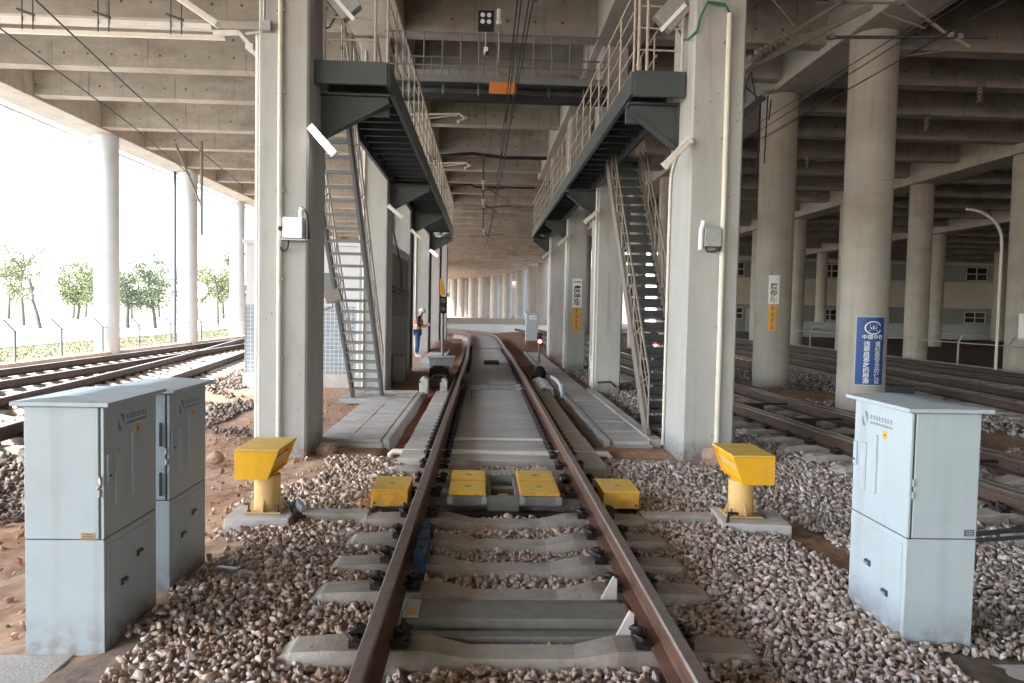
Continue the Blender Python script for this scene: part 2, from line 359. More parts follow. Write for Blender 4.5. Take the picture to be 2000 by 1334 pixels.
# ---------------------------------------------------------------- ground, ballast
def kid(mb, name, m, root, smooth=False, bevel=0.0):
    o = mb.obj(name, m, root, smooth, bevel)
    if root is not None and root.type == 'EMPTY': o.location = -root.location
    return o
def sstep(a, b, x): t = np.clip((x - a) / (b - a), 0, 1); return t * t * (3 - 2 * t)
def band(x, a, b, w=0.2): return sstep(a - w, a + w, x) * (1 - sstep(b - w, b + w, x))
def wob(x, y, s=1.0, k=0.0):
    return (np.sin(x * 1.7 * s + k) * np.cos(y * 2.1 * s + 1.3 + k) + np.sin(x * 3.9 * s + y * 3.1 * s + k) * 0.5
            + np.cos(x * 7.3 * s - y * 6.1 * s + 2 * k) * 0.28 + np.sin(x * 15 * s + y * 11.7 * s) * 0.15)
R1 = [(5.75, 1.0), (5.62, 5.0), (5.45, 7.2), (5.25, 9.2), (4.95, 13.4), (4.6, 20), (4.3, 28), (4.1, 40), (3.4, 55), (1, 75)]
R2 = [(9.9, 2), (10.3, 8), (10.8, 14), (11.2, 20), (11.5, 28), (11.5, 40), (11, 60), (9.6, 75)]
R3 = [(14.2, 6), (14.6, 14), (15.0, 24), (15.0, 40), (14.6, 70)]
T1 = [(-6.0, 2), (-6.45, 5), (-6.9, 8), (-7.1, 10.2), (-7.55, 14.8), (-8.2, 20), (-8.9, 25), (-9.75, 30), (-10.35, 34)]
T2 = [(-10.35, 2), (-10.35, 16), (-10.36, 34), (-10.6, 46), (-11.6, 60), (-14, 75)]
def cx(path, y):
    xs = np.array([p[0] for p in path]); ys = np.array([p[1] for p in path]); return np.interp(y, ys, xs)
def trackzone(x, y):
    z = np.zeros_like(x)
    for p in (R1, R2, R3, T1, T2): z = np.maximum(z, 1 - sstep(1.3, 1.9, np.abs(x - cx(p, y))))
    return z
def height(x, y):
    h = -0.43 + 0.018 * wob(x, y, 0.8)
    ax = np.abs(x)
    mb_ = np.interp(ax, [0, 0.9, 1.4, 2.05, 2.8, 3.6], [-0.285, -0.275, -0.235, -0.245, -0.335, -0.42])
    mr = np.interp(x, [0, 0.9, 1.4, 2.15, 3.0, 6.5], [-0.285, -0.275, -0.235, -0.245, -0.325, -0.34])
    w = 1 - sstep(8.8, 9.3, y)
    hm = np.where(x > 0, mr, mb_)
    h = np.where((ax < 3.6) | ((x > 0) & (x < 4.5)), h * (1 - w) + (hm + 0.012 * wob(x, y, 1.3)) * w, h)
    rr = band(x, 2.9, 6.6, 0.5) * (1 - sstep(30, 40, y)); h = h * (1 - rr) + (-0.33 + 0.02 * wob(x, y, 1.1)) * rr
    t = trackzone(x, y); h = h * (1 - t) + (-0.315) * t
    tr = band(ax, 1.0, 1.5, 0.06) * band(y, 9.3, 16.5, 0.15); h = h - 0.06 * tr
    fr = band(ax, 1.35, 2.7, 0.1) * band(y, 9.3, 10.25, 0.1); h = h + 0.09 * fr
    # berm of red soil beside the far end of the line
    be = np.exp(-((x + 2.2) ** 2) / 0.5 - ((y - 34) ** 2) / 20) * 0.5 + np.exp(-((x - 2.0) ** 2) / 0.7 - ((y - 40) ** 2) / 40) * 0.35
    h = h + be * (np.abs(x - cx([(0, 0), (0, 24), (-.07, 29), (-.12, 38), (-.35, 43.6), (-1, 48)], y)) > 1.35)
    out = 1 - sstep(-14.4, -13.2, x); h = h * (1 - out) + (-0.5 + 0.03 * wob(x * 0.5, y * 0.5)) * out
    return h
def gravel(x, y):
    n = wob(x, y, 0.9, 2.0) * 0.28
    ax = np.abs(x)
    g = (1 - sstep(8.95, 9.35, y)) * (ax < 2.6)
    g = np.where((x < -1.95) & (x > -2.9) & (y < 9.3), sstep(-2.5, -2.0, x + n * 0.9) , g)
    g = np.where((x <= -2.9) & (x > -4.6), sstep(0.1, 0.9, (-3.5 - x) + n * 1.3), g)
    g = np.where(x <= -4.6, 1.0, g)
    g = np.where(x >= 2.6, 1.0, g)
    g = np.where((x > -6.4) & (x < -3.2) & (y > 15) & (y < 17.5), 0.2 + n, g)
    strip = np.exp(-((x - (2.62 - 0.12 * (y - 5))) ** 2) / 0.05) * band(y, 4.7, 6.9, 0.4) * 1.15
    g = g - strip
    g = g - np.exp(-((x - 2.7) ** 2) / 0.3 - ((y - 9.1) ** 2) / 0.12) * 0.8
    g = g - np.exp(-((x + 2.6) ** 2) / 0.5 - ((y - 9.0) ** 2) / 0.3) * 0.9
    g = np.where((y > 9.15) & (ax < 2.5), 0.0, g)
    g = np.where((x < -2.4) & (x > -4.6) & (y > 9.3), 0.15 + n, g)
    g = g - band(x, 6.7, 9.0, 0.25) * band(y, 10.5, 24, 1.5) * (0.75 + n)
    g = np.where(x < -13.3, 0.0, g)
    g = np.where(y > 26, g * 0.3, g)
    return np.clip(g, 0, 1)
RED = np.array([0.40, 0.23, 0.14]); TAN = np.array([0.50, 0.36, 0.25]); GRY = np.array([0.22, 0.18, 0.15]); DRK = np.array([0.10, 0.065, 0.05])
def soil_col(x, y):
    g = gravel(x, y)[:, None]; n = (wob(x, y, 1.4, 5.0) * 0.3 + 0.5)[:, None].clip(0, 1)
    s = RED * n + TAN * (1 - n) * 0.95
    tr = (band(np.abs(x), 0.8, 1.6, 0.1) * band(y, 8.9, 26, 0.3))[:, None]
    s = s * (1 - tr) + np.array([0.29, 0.125, 0.07]) * tr
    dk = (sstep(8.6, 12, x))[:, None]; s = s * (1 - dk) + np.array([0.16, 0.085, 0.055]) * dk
    far = sstep(24, 34, y)[:, None] * (np.abs(x) < 13)[:, None]
    s = s * (1 - far) + np.array([0.26, 0.15, 0.10]) * far
    c = s * (1 - g) + GRY * g
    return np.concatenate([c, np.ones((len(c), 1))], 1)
def raw_mesh(name, V, F3, m, tint=None, quads=False):
    me = bpy.data.meshes.new(name); k = 4 if quads else 3
    me.vertices.add(len(V)); me.vertices.foreach_set('co', V.astype(np.float32).ravel())
    me.loops.add(len(F3) * k); me.loops.foreach_set('vertex_index', F3.astype(np.int32).ravel())
    me.polygons.add(len(F3)); me.polygons.foreach_set('loop_start', np.arange(0, len(F3) * k, k, dtype=np.int32))
    if tint is not None:
        a = me.attributes.new('tint', 'FLOAT_COLOR', 'POINT'); a.data.foreach_set('color', tint.astype(np.float32).ravel())
    me.materials.append(m); me.update(calc_edges=True); me.validate(); return me
gx = np.unique(np.concatenate([-np.geomspace(16, 900, 26), np.arange(-16, -4, 0.2), np.arange(-4, 4.5, 0.07), np.arange(4.5, 20, 0.2), np.geomspace(20, 900, 26)]))
gy = np.unique(np.concatenate([-np.geomspace(2, 300, 14), np.arange(-1.9, 2.5, 0.3), np.arange(2.5, 12, 0.07), np.arange(12, 30, 0.2), np.geomspace(30, 1500, 45)]))
GX, GY = np.meshgrid(gx, gy); X = GX.ravel(); Y = GY.ravel(); Z = height(X, Y) - 0.012
Z = np.where((np.abs(X) > 60) | (Y > 120) | (Y < -20), -0.55, Z)
Z = Z + rng.normal(0, 0.006, len(Z)) * (np.abs(X) < 6) * (Y < 14)
nx, ny = len(gx), len(gy); I = np.arange(nx * ny).reshape(ny, nx)
Q = np.stack([I[:-1, :-1].ravel(), I[:-1, 1:].ravel(), I[1:, 1:].ravel(), I[1:, :-1].ravel()], 1)
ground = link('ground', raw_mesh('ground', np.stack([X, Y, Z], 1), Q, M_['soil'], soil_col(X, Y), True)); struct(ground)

b = MB(); b.box(-19.5, -14.4, -20, 160, -0.7, -0.44); g_ = b.obj('grass_verge', M_['grass']); struct(g_)
b = MB(); b.box(-45, -19.5, -20, 160, -0.75, -0.40); g_ = b.obj('road', M_['road']); struct(g_)
b = MB(); b.box(-14.25, -13.85, 2, 70, -0.6, -0.3); g_ = b.obj('kerb', M_['paver']); struct(g_)
b = MB(); b.box(-220, -45, -60, 400, -0.8, -0.42); g_ = b.obj('field', M_['grass']); struct(g_)
# grass tufts beyond the fence
gv, gf = [], []
tv = []
for i in range(9000):
    x = random.uniform(-19.2, -14.5); y = random.uniform(14, 60); a = random.uniform(0, PI); h = random.uniform(0.04, 0.11); w = 0.02
    k = len(tv); tv += [(x - w * math.cos(a), y - w * math.sin(a), -0.44), (x + w * math.cos(a), y + w * math.sin(a), -0.44), (x + random.uniform(-.05, .05), y + random.uniform(-.05, .05), -0.44 + h)]
    gf.append((k, k + 1, k + 2))
me = bpy.data.meshes.new('grass'); me.from_pydata(tv, [], gf); me.materials.append(M_['grass'])
tag(link('grass', me), 'short dry yellowish grass on the verge behind the wire fence', 'grass', kind='stuff')

# rail seats of the main line in front of the slab
SLEEP_Y = [2.65, 3.22, 3.86, 4.66, 5.17, 5.72, 6.27, 6.95, 7.55, 8.2]
def rock_templates(n=14):
    out = []
    for i in range(n):
        bm = bmesh.new(); r = random.Random(100 + i)
        for k in range(8):
            v = Vector((r.gauss(0, 1), r.gauss(0, 1), r.gauss(0, 1))).normalized() * r.uniform(0.33, 0.62)
            bm.verts.new((v.x * r.uniform(0.95, 1.15), v.y * 0.85, v.z * 0.66))
        bmesh.ops.convex_hull(bm, input=bm.verts[:])
        for v in [v for v in bm.verts if not v.link_faces]: bm.verts.remove(v)
        bmesh.ops.triangulate(bm, faces=bm.faces[:]); bm.verts.index_update()
        out.append((np.array([v.co[:] for v in bm.verts]), np.array([[v.index for v in f.verts] for f in bm.faces]))); bm.free()
    return out
RT = rock_templates()
PAL = np.array([(0.36, 0.33, 0.305), (0.32, 0.29, 0.275), (0.27, 0.24, 0.22), (0.34, 0.26, 0.205), (0.42, 0.39, 0.37), (0.31, 0.225, 0.17),
                (0.22, 0.19, 0.175), (0.47, 0.445, 0.42), (0.34, 0.275, 0.225), (0.29, 0.275, 0.275), (0.38, 0.31, 0.25)])
def blocked(x, y):
    b_ = np.zeros(len(x), bool); ax = np.abs(x)
    for ys in SLEEP_Y: b_ |= (ax < 1.27) & (np.abs(y - ys) < 0.115)
    b_ |= (ax < 0.78) & (y > 4.02) & (y < 4.45)
    b_ |= (ax < 1.2) & (y > 8.62); b_ |= (np.abs(ax - 0.7525) < 0.075) & (y < 9)
    b_ |= (ax < 1.2) & (y > 6.5) & (y < 7.7)
    b_ |= (x > -2.62) & (x < -2.2) & (y > 3.93) & (y < 4.55); b_ |= (x > 2.18) & (x < 2.58) & (y > 4.03) & (y < 4.66)
    b_ |= (ax > 1.55) & (ax < 3.1) & (y > 9.35) & (y < 10.5); b_ |= (ax > 1.5) & (ax < 2.5) & (y > 10)
    b_ |= (x > 1.15) & (x < 1.85) & (np.abs(y - 6.35) < 0.1); b_ |= (x > -1.85) & (x < -1.1) & (np.abs(y - 6.35) < 0.1)
    b_ |= (x > -2.95) & (x < -2.05) & (y < 4.05) & (y > 3.4); b_ |= (x > 2.3) & (x < 3.6) & (y < 3.95)
    b_ |= (np.abs(x + 2.05) < 0.28) & (np.abs(y - 6.3) < 0.28); b_ |= (np.abs(x - 2.08) < 0.28) & (np.abs(y - 6.3) < 0.28)
    b_ |= (x > -5.9) & (x < -2.4) & (y > 17.5) & (y < 22.2)
    for p in (R1, R2, R3, T1, T2):
        for s_ in (-.7525, .7525): b_ |= np.abs(x - cx(p, y) - s_) < 0.09
    return b_
def scatter(name, x0, x1, y0, y1, sp, label, size=1.5, thr=0.35, sunk=0.22, seed=1, only=None, tintmul=1.0):
    r = np.random.default_rng(seed)
    xs = np.arange(x0, x1, sp); ys = np.arange(y0, y1, sp); A, B = np.meshgrid(xs, ys)
    x = A.ravel() + r.uniform(-.5, .5, A.size) * sp; y = B.ravel() + r.uniform(-.5, .5, A.size) * sp
    # keep only what the photograph's field of view (with a margin) covers
    k = (np.abs(x - (y * 0.039 - 0.23)) < y * 0.74 + 0.8)
    k &= r.uniform(0, 1, len(x)) < np.clip((gravel(x, y) - thr) * 2.6 + 0.08 * (x > -8), 0, 1)
    k &= ~blocked(x, y)
    if only is not None: k &= only(x, y)
    x, y = x[k], y[k]; n = len(x)
    z = height(x, y); sz = sp * size * r.lognormal(0, 0.25, n)
    big = r.uniform(0, 1, n) < 0.04; sz[big] *= 1.35
    z = z + sz * 0.28 - sunk * sz + r.uniform(-.004, .014, n)
    t = r.integers(0, len(RT), n); ci = r.integers(0, len(PAL), n)
    # patches: warmer on the left shoulder, cooler in the right one
    warm = np.clip(0.5 + 0.4 * wob(x, y, 0.5, 3) - 0.25 * np.clip(x, -2, 3), 0, 1)[:, None]
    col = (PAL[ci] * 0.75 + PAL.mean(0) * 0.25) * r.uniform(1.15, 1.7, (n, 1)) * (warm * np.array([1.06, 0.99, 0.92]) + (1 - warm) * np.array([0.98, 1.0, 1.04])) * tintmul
    q = r.normal(0, 1, (n, 4)); q /= np.linalg.norm(q, axis=1)[:, None]; w_, a, b_, c_ = q.T
    Rm = np.stack([1 - 2 * (b_ * b_ + c_ * c_), 2 * (a * b_ - c_ * w_), 2 * (a * c_ + b_ * w_), 2 * (a * b_ + c_ * w_), 1 - 2 * (a * a + c_ * c_), 2 * (b_ * c_ - a * w_),
                   2 * (a * c_ - b_ * w_), 2 * (b_ * c_ + a * w_), 1 - 2 * (a * a + b_ * b_)], 1).reshape(n, 3, 3)
    Vs, Fs, Cs, o = [], [], [], 0
    for ti, (tv_, tf_) in enumerate(RT):
        idx = np.where(t == ti)[0]
        if not len(idx): continue
        v = np.einsum('nij,kj->nki', Rm[idx], tv_) * sz[idx][:, None, None] + np.stack([x[idx], y[idx], z[idx]], 1)[:, None, :]
        f = tf_[None] + (np.arange(len(idx)) * len(tv_))[:, None, None] + o
        Vs.append(v.reshape(-1, 3)); Fs.append(f.reshape(-1, 3)); o += len(idx) * len(tv_)
        Cs.append(np.repeat(np.concatenate([col[idx], np.ones((len(idx), 1))], 1), len(tv_), 0))
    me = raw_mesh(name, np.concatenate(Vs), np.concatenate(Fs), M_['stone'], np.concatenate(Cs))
    tag(link(name, me), label, 'ballast', kind='stuff'); print(name, n, 'stones')
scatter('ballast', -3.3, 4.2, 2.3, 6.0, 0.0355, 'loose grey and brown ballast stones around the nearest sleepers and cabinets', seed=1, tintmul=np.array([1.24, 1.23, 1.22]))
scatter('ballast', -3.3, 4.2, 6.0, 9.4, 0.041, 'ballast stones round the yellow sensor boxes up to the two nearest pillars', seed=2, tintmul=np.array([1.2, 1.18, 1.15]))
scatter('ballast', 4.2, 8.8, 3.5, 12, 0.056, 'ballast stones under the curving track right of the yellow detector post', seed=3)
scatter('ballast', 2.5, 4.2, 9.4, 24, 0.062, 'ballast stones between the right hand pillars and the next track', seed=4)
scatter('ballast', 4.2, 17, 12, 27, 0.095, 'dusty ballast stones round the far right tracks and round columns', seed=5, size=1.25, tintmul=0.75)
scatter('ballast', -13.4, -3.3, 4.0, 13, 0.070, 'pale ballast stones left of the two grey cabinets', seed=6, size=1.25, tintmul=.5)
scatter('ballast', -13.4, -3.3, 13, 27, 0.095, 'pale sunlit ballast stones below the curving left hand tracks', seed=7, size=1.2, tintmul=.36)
# loose lumps of soil
scatter('soil_lumps', -4.2, -1.6, 4.2, 15.5, 0.11, 'loose lumps of red soil left of the front pillar', size=0.5, thr=-0.4, seed=8,
        only=lambda x, y: (gravel(x, y) < 0.5) & (np.random.default_rng(3).uniform(0, 1, len(x)) < 0.35), tintmul=np.array([1.15, .75, .55]))

# ---------------------------------------------------------------- rails and sleepers
RP = [(-.073, -.176), (.073, -.176), (.073, -.166), (.018, -.148), (.009, -.13), (.009, -.055), (.035, -.042), (.0365, -.012), (.028, 0), (-.028, 0), (-.0365, -.012), (-.035, -.042),
      (-.009, -.055), (-.009, -.13), (-.018, -.148), (-.073, -.166)]
def rail_mesh(path, off, z=0.0, step=0.6, name='rail', dark=False):
    P = smoothpath(path, step); vs = []; n = len(RP)
    for i, p in enumerate(P):
        d = (P[min(i + 1, len(P) - 1)] - P[max(i - 1, 0)]).normalized(); nrm = Vector((d.y, -d.x))
        for (u, w) in RP: q = p + nrm * (off + u); vs.append((q.x, q.y, z + w))
    fs, mi = [], []
    for i in range(len(P) - 1):
        for k in range(n):
            fs.append((i * n + k, i * n + (k + 1) % n, (i + 1) * n + (k + 1) % n, (i + 1) * n + k)); mi.append(1 if k in (7, 8, 9) else 0)
    fs.append(tuple(range(n))); mi.append(0); fs.append(tuple((len(P) - 1) * n + k for k in range(n - 1, -1, -1))); mi.append(0)
    me = bpy.data.meshes.new(name); me.from_pydata(vs, [], fs); me.materials.append(M_['darkrail' if dark else 'rail']); me.materials.append(M_['brighttop' if dark else 'railtop'])
    me.polygons.foreach_set('material_index', mi); me.update(); return me
def sleeper_mesh(flat=False):
    xs = [(-1.29, .085, .14, -.25), (-1.2, .095, .15, -.2), (-.98, .10, .15, -.188), (-.5, .10, .15, -.188), (-.28, .085, .14, -.235), (.28, .085, .14, -.235),
          (.5, .10, .15, -.188), (.98, .10, .15, -.188), (1.2, .095, .15, -.2), (1.29, .085, .14, -.25)]
    vs = []
    for (x, a, b_, z) in xs: vs += [(x, -b_, -.46), (x, b_, -.46), (x, b_ - .015, z - .06), (x, a, z), (x, -a, z), (x, -b_ + .015, z - .06)]
    n = 6; fs = [(i * n + k, (i + 1) * n + k, (i + 1) * n + (k + 1) % n, i * n + (k + 1) % n) for i in range(len(xs) - 1) for k in range(n)]
    fs += [tuple(range(n)), tuple((len(xs) - 1) * n + k for k in range(n - 1, -1, -1))]
    me = bpy.data.meshes.new('sleeper'); me.from_pydata(vs, [], fs); me.materials.append(M_['sleeper']); me.update(); return me
SLM = sleeper_mesh()
def fastener_mesh():
    b = MB(); b.box(-.15, .15, -.08, .08, -.2, -.178)
    for s_ in (-1, 1):
        b.box(s_ * .085 - .02 * 1, s_ * .085 + .02, -.085, .085, -.19, -.165)
        x = s_ * .125
        b.box(x - .03, x + .03, -.07, .07, -.19, -.15)
        b.tube([(x - s_ * .06, -.075, -.15), (x, -.095, -.13), (x + s_ * .035, -.05, -.125), (x - s_ * .03, -.018, -.12), (x - s_ * .03, .018, -.12), (x + s_ * .035, .05, -.125), (x, .095, -.13), (x - s_ * .06, .075, -.15)], .013, 6)
        b.lathe([(.024, 0), (.024, .03), (.016, .032), (.013, .06)], (x, 0, -.15), 6)
    return b.mesh('rail_fastener', M_['clip'])
FSM = fastener_mesh()
def lay_track(root, path, y0, y1, sp, z=0.0, near=20, ys=None):
    """sleepers along a path, each with its pair of fasteners as sub-parts while they can be told apart"""
    P = smoothpath(path, 0.1); s = 0; out = []
    acc = 0; last = P[0]
    for i in range(1, len(P)):
        acc += (P[i] - last).length; last = P[i]
        if P[i].y < y0 or P[i].y > y1 or acc < sp: continue
        acc = 0; d = (P[i] - P[i - 1]).normalized(); a = math.atan2(d.y, d.x) - PI / 2
        o = link('sleeper', SLM, root); o.location = Vector((P[i].x, P[i].y, z)) - root.location; o.rotation_euler = (0, 0, a + random.uniform(-.006, .006))
        if P[i].y < near:
            for q in (-.7525, .7525): f = link('rail_fastener', FSM, o); f.location = (q, 0, 0)
# main line
main = thing('railway_track', 'straight rusty track in the middle running to the bend under the viaduct', 'railway track', (0, 5, 0))
MAIN = [(0, 0.5), (0, 8), (0, 24), (-.07, 29), (-.14, 38), (-.35, 43.6), (-.85, 47.5), (-2.2, 51), (-5, 54.5), (-9, 57)]
for s_ in (-.7525, .7525):
    o = link('rail', rail_mesh(MAIN, s_), main); o.location = -main.location
for yy in SLEEP_Y:
    o = link('sleeper', SLM, main); o.location = (random.uniform(-.012, .012), yy - 5, random.uniform(-.004, .003)); o.rotation_euler = (0, 0, random.uniform(-.008, .008))
    for q in (-.7525, .7525):
        if yy in (): continue
        f = link('rail_fastener', FSM, o); f.location = (q, 0, 0)
# slab part of the main line
def slab_piece(y0, y1):
    b = MB(); b.box(-.86, .86, y0 + .006, y1 - .006, -.6, -.205); return b
yy = 8.66
while yy < 48:
    ln = 1.15 if yy < 20 else 3.0
    P_ = cx(MAIN, yy + ln / 2)
    o = kid(slab_piece(yy, yy + ln), 'track_slab', M_['slab'], main, bevel=.006); o.location.x += P_; yy += ln
for sgn, nm in ((-1, 0), (1, 1)):
    yy = 8.2 if sgn > 0 else 8.5
    while yy < 15.2:
        ln = random.choice((.8, .95, 1.1)); b = MB(); x0, x1 = sorted((sgn * .885, sgn * (1.17 + .02 * random.random())))
        b.box(x0, x1, yy + .008, yy + ln - .008, -.55, -.155 + random.uniform(-.006, .006)); kid(b, 'edge_block', M_['paver'] if sgn < 0 else M_['slab'], main, bevel=.008); yy += ln
yy = 8.85
k = 0
while yy < 33:
    for q in (-.7525, .7525):
        f = link('rail_fastener', FSM, main); f.location = Vector((q + cx(MAIN, yy), yy, -.018)) - main.location
    yy += .31 if yy < 20 else .62
# gap ties: the two flat steel boxes between the nearest sleepers
for (a, c, z) in ((4.13, 4.36, -.17), (4.42, 4.52, -.215), (4.0, 4.08, -.215)):
    b = MB(); b.box(-.66, .66, a, c, -.4, z, M_['boxcase']); b.box(-.665, -.64, a - .004, c + .004, -.4, z + .003, M_['rail']); b.box(.64, .665, a - .004, c + .004, -.4, z + .003, M_['rail'])
    kid(b, 'steel_tie_box', None, main, bevel=.006)
# neighbouring tracks
def side_track(label, path, y0, y1, near, z=0.0, sp=.6):
    r = thing('railway_track', label, 'railway track', (path[1][0], path[1][1], 0), group=None)
    for s_ in (-.7525, .7525):
        o = link('rail', rail_mesh(path, s_, z, 0.8, dark=True), r); o.location = -r.location
    lay_track(r, path, y0, y1, sp, z, near); return r
r1t = side_track('rusty track curving past the right hand pillars, beside the round columns', R1, 3.5, 48, 17, -.02)
for s_ in (-.60, .60):
    o = link('guard_rail', rail_mesh([(cx(R1, y), y) for y in (6.5, 8, 9.5, 11, 13, 15, 17, 19)], s_, -.025, .8, dark=True), r1t); o.location = -r1t.location
for k, y in enumerate((8.4, 10.1, 11.7, 13.6)):
    b = MB(); b.beam((cx(R1, y) - .7, y, -.12), (cx(R1, y) + .68, y + .12, -.11), .05, .03); b.box(cx(R1, y) - .2, cx(R1, y) + .15, y + .1, y + .35, -.3, -.13); kid(b, 'point_rod', M_['clip'], r1t)['kind'] = 'stuff'
side_track('dark dusty track behind the round column with the blue sign', R2, 9, 50, 0, -.03)
side_track('farthest dark track on the right, in front of the low fence', R3, 14, 50, 0, -.03)
side_track('nearer of the two left tracks, curving away behind the grey cabinets', T1, 4, 33, 19, -.02)
side_track('outer left track running along the wire fence', T2, 10, 60, 0, -.02)
# ---------------------------------------------------------------- viaduct
ZB = 7.65
deck = thing('viaduct', 'huge concrete viaduct overhead with cross girders and long cap beams', 'viaduct', (0, 20, ZB))
DY0 = -60.0
def dk(nm, x0, x1, y0, y1, z0, z1, m, bevel=0): b = MB(); b.box(x0, x1, y0, y1, z0, z1, M_[m]); return kid(b, nm, None, deck, bevel=bevel)
dk('deck_slab', -15.2, 9.2, DY0, 185, 9.05, 9.4, 'soffit')
dk('deck_slab', 9.2, 66, DY0, 79, 9.05, 9.4, 'girder')
dk('edge_beam', -14.9, -13.75, DY0, 120, 7.58, 9.05, 'soffit', .02)
dk('parapet', -15.3, -14.95, DY0, 120, 7.75, 10.3, 'soffit', .02)
dk('cap_beam', -3.25, -2.1, DY0, 45.2, 7.62, 9.05, 'soffit', .02)
dk('cap_beam', 2.2, 3.25, DY0, 35, 7.62, 9.05, 'soffit', .02)
dk('cap_beam', 7.4, 8.55, DY0, 97, 7.52, 9.05, 'soffit', .02)
dk('cap_beam', 18.2, 19.4, DY0, 77, 7.3, 9.05, 'soffit', .02)
dk('cap_beam', 29.7, 30.9, DY0, 77, 7.1, 9.05, 'soffit', .02)
LG = [-29, -25, -21, -17, -13.5, -9.7, -6, -2.2, 1.5, 5.2, 8.9, 12.7, 16.4, 19.9, 22.9, 26.8, 30.1, 34.2, 38.0, 42, 46, 50, 54, 58, 63, 68, 74, 80, 87, 94, 102, 110, 118]
CG = [-29, -25, -21, -17, -13.5, -9.7, -6, -2.2, 1.6, 5.4, 9.2, 13.1, 16.75, 19.3, 21.8, 25.0, 29.6, 33.0, 36.3, 39.8, 43.4, 47, 50.6, 54.2, 58, 62, 66, 71, 76, 81, 87, 93, 99, 105, 111, 117, 124, 131, 138, 145, 152, 160, 168]
RG = [-29, -25, -21, -17, -13.5, -9.7, -6, -2.4, 1.3, 5, 8.7, 12.6, 16.7, 19.2, 22.0, 25.0, 28.4, 31.8, 35.5, 39.3, 43, 47, 51, 55.5, 60, 65, 70, 75]
for y in LG:
    if y < 45: dk('girder', -13.74, -3.26, y, y + .45, ZB + random.uniform(-.02, .02), 9.04, 'girder')
for y in CG: dk('girder', -2.09 if y < 46 else -13.74, 2.19 if y < 35 else 7.39 if y < 97 else 9, y, y + .42, ZB + random.uniform(-.02, .02), 9.04, 'girder')
for y in RG:
    if y < 35: dk('girder', 3.26, 7.39, y, y + .42, ZB + .02, 9.04, 'girder')
    dk('girder', 8.56, 18.19, y, y + .45, ZB - .02, 9.04, 'girder')
    if y > 18: dk('girder', 19.41, 29.69, y, y + .45, 7.45, 9.04, 'girder'); dk('girder', 30.91, 65, y, y + .45, 7.3, 9.04, 'girder')
# thin gutter pipe under the outer edge beam
b = MB(); b.tube([(-15.02, DY0, 7.45), (-15.02, 90, 7.45)], .05, 8, M_['pvc']); kid(b, 'gutter_pipe', None, deck)
# dark water stain line / cable run across the centre bay
b = MB(); b.tube([(-2.05, 29.45, 7.5), (-.8, 29.45, 7.62), (.5, 29.45, 7.5), (2.15, 29.45, 7.52)], .07, 6, M_['black']); kid(b, 'cable_run', None, deck)
b = MB(); b.tube([(-2.05, 36.1, 7.5), (-1.0, 36.1, 7.5), (-.75, 36.1, 7.4), (2.15, 36.1, 7.42)], .05, 6, M_['black']); kid(b, 'cable_run', None, deck)

# rectangular pillars of the two inner rows
LPY = [9.4, 17.02, 22.3, 29.9, 37, 44]; RPY = [9.4, 17.1, 23.2, 29.3]
ordn = ['nearest', 'second', 'third', 'fourth', 'fifth', 'sixth', 'seventh']
def pillar(side, i, y):
    x0, x1 = ((-3.07, -2.45) if i == 0 else (-3.1, -2.45)) if side < 0 else ((2.36, 3.03) if i == 0 else (2.38, 2.98))
    w = 'left' if side < 0 else 'right'
    extra = {(-1, 0): 'with white box and conduit', (1, 0): 'with white conduit down its front', (1, 2): 'carrying the white and amber stop sign',
             (-1, 1): 'behind the open steel stair', (-1, 3): 'behind the worker in the orange vest'}.get((side, i), 'under the walkway')
    t = thing('concrete_pillar', '%s square grey concrete pillar of the %s row, %s' % (ordn[i], w, extra), 'pillar', ((x0 + x1) / 2, y + .5, -.45), group='square pillars beside the middle track')
    b = MB(); ch = .025; b.prism([(x0 + ch, y), (x1 - ch, y), (x1, y + ch), (x1, y + 1 - ch), (x1 - ch, y + 1), (x0 + ch, y + 1), (x0, y + 1 - ch), (x0, y + ch)], 'z', -.6, 7.61)
    kid(b, 'shaft', M_['pillar'], t); return t, x0, x1
def clips(b, x, y, zs, m='galv'):
    for z in zs: b.box(x - .055, x + .055, y - .045, y + .012, z - .012, z + .012, M_[m])
for i, y in enumerate(LPY):
    t, x0, x1 = pillar(-1, i, y)
    if i == 0:
        b = MB(); b.tube([(-2.79, y - .04, -.3), (-2.79, y - .04, 7.4)], .03, 10, M_['pvc']); clips(b, -2.79, y, [-.05, .9, 1.9, 3.0, 4.2, 5.2, 6.4]); kid(b, 'conduit', None, t, True)
        b = MB(); b.tube([(-3.10, y + .1, -.3), (-3.10, y + .1, 4.95)], .035, 8, M_['pvc']); kid(b, 'conduit', None, t, True)
    else:
        b = MB(); xx = x0 + .12; b.tube([(xx, y - .03, -.3), (xx, y - .03, 7.3)], .025, 6, M_['pvc']); kid(b, 'conduit', None, t, True)
    if i in (2, 3, 4):
        b = MB(); b.tube([(x1 + .03, y + .3, -.3), (x1 + .03, y + .3, 6.8)], .04, 8, M_['cabdark']); kid(b, 'drain_pipe', None, t, True)
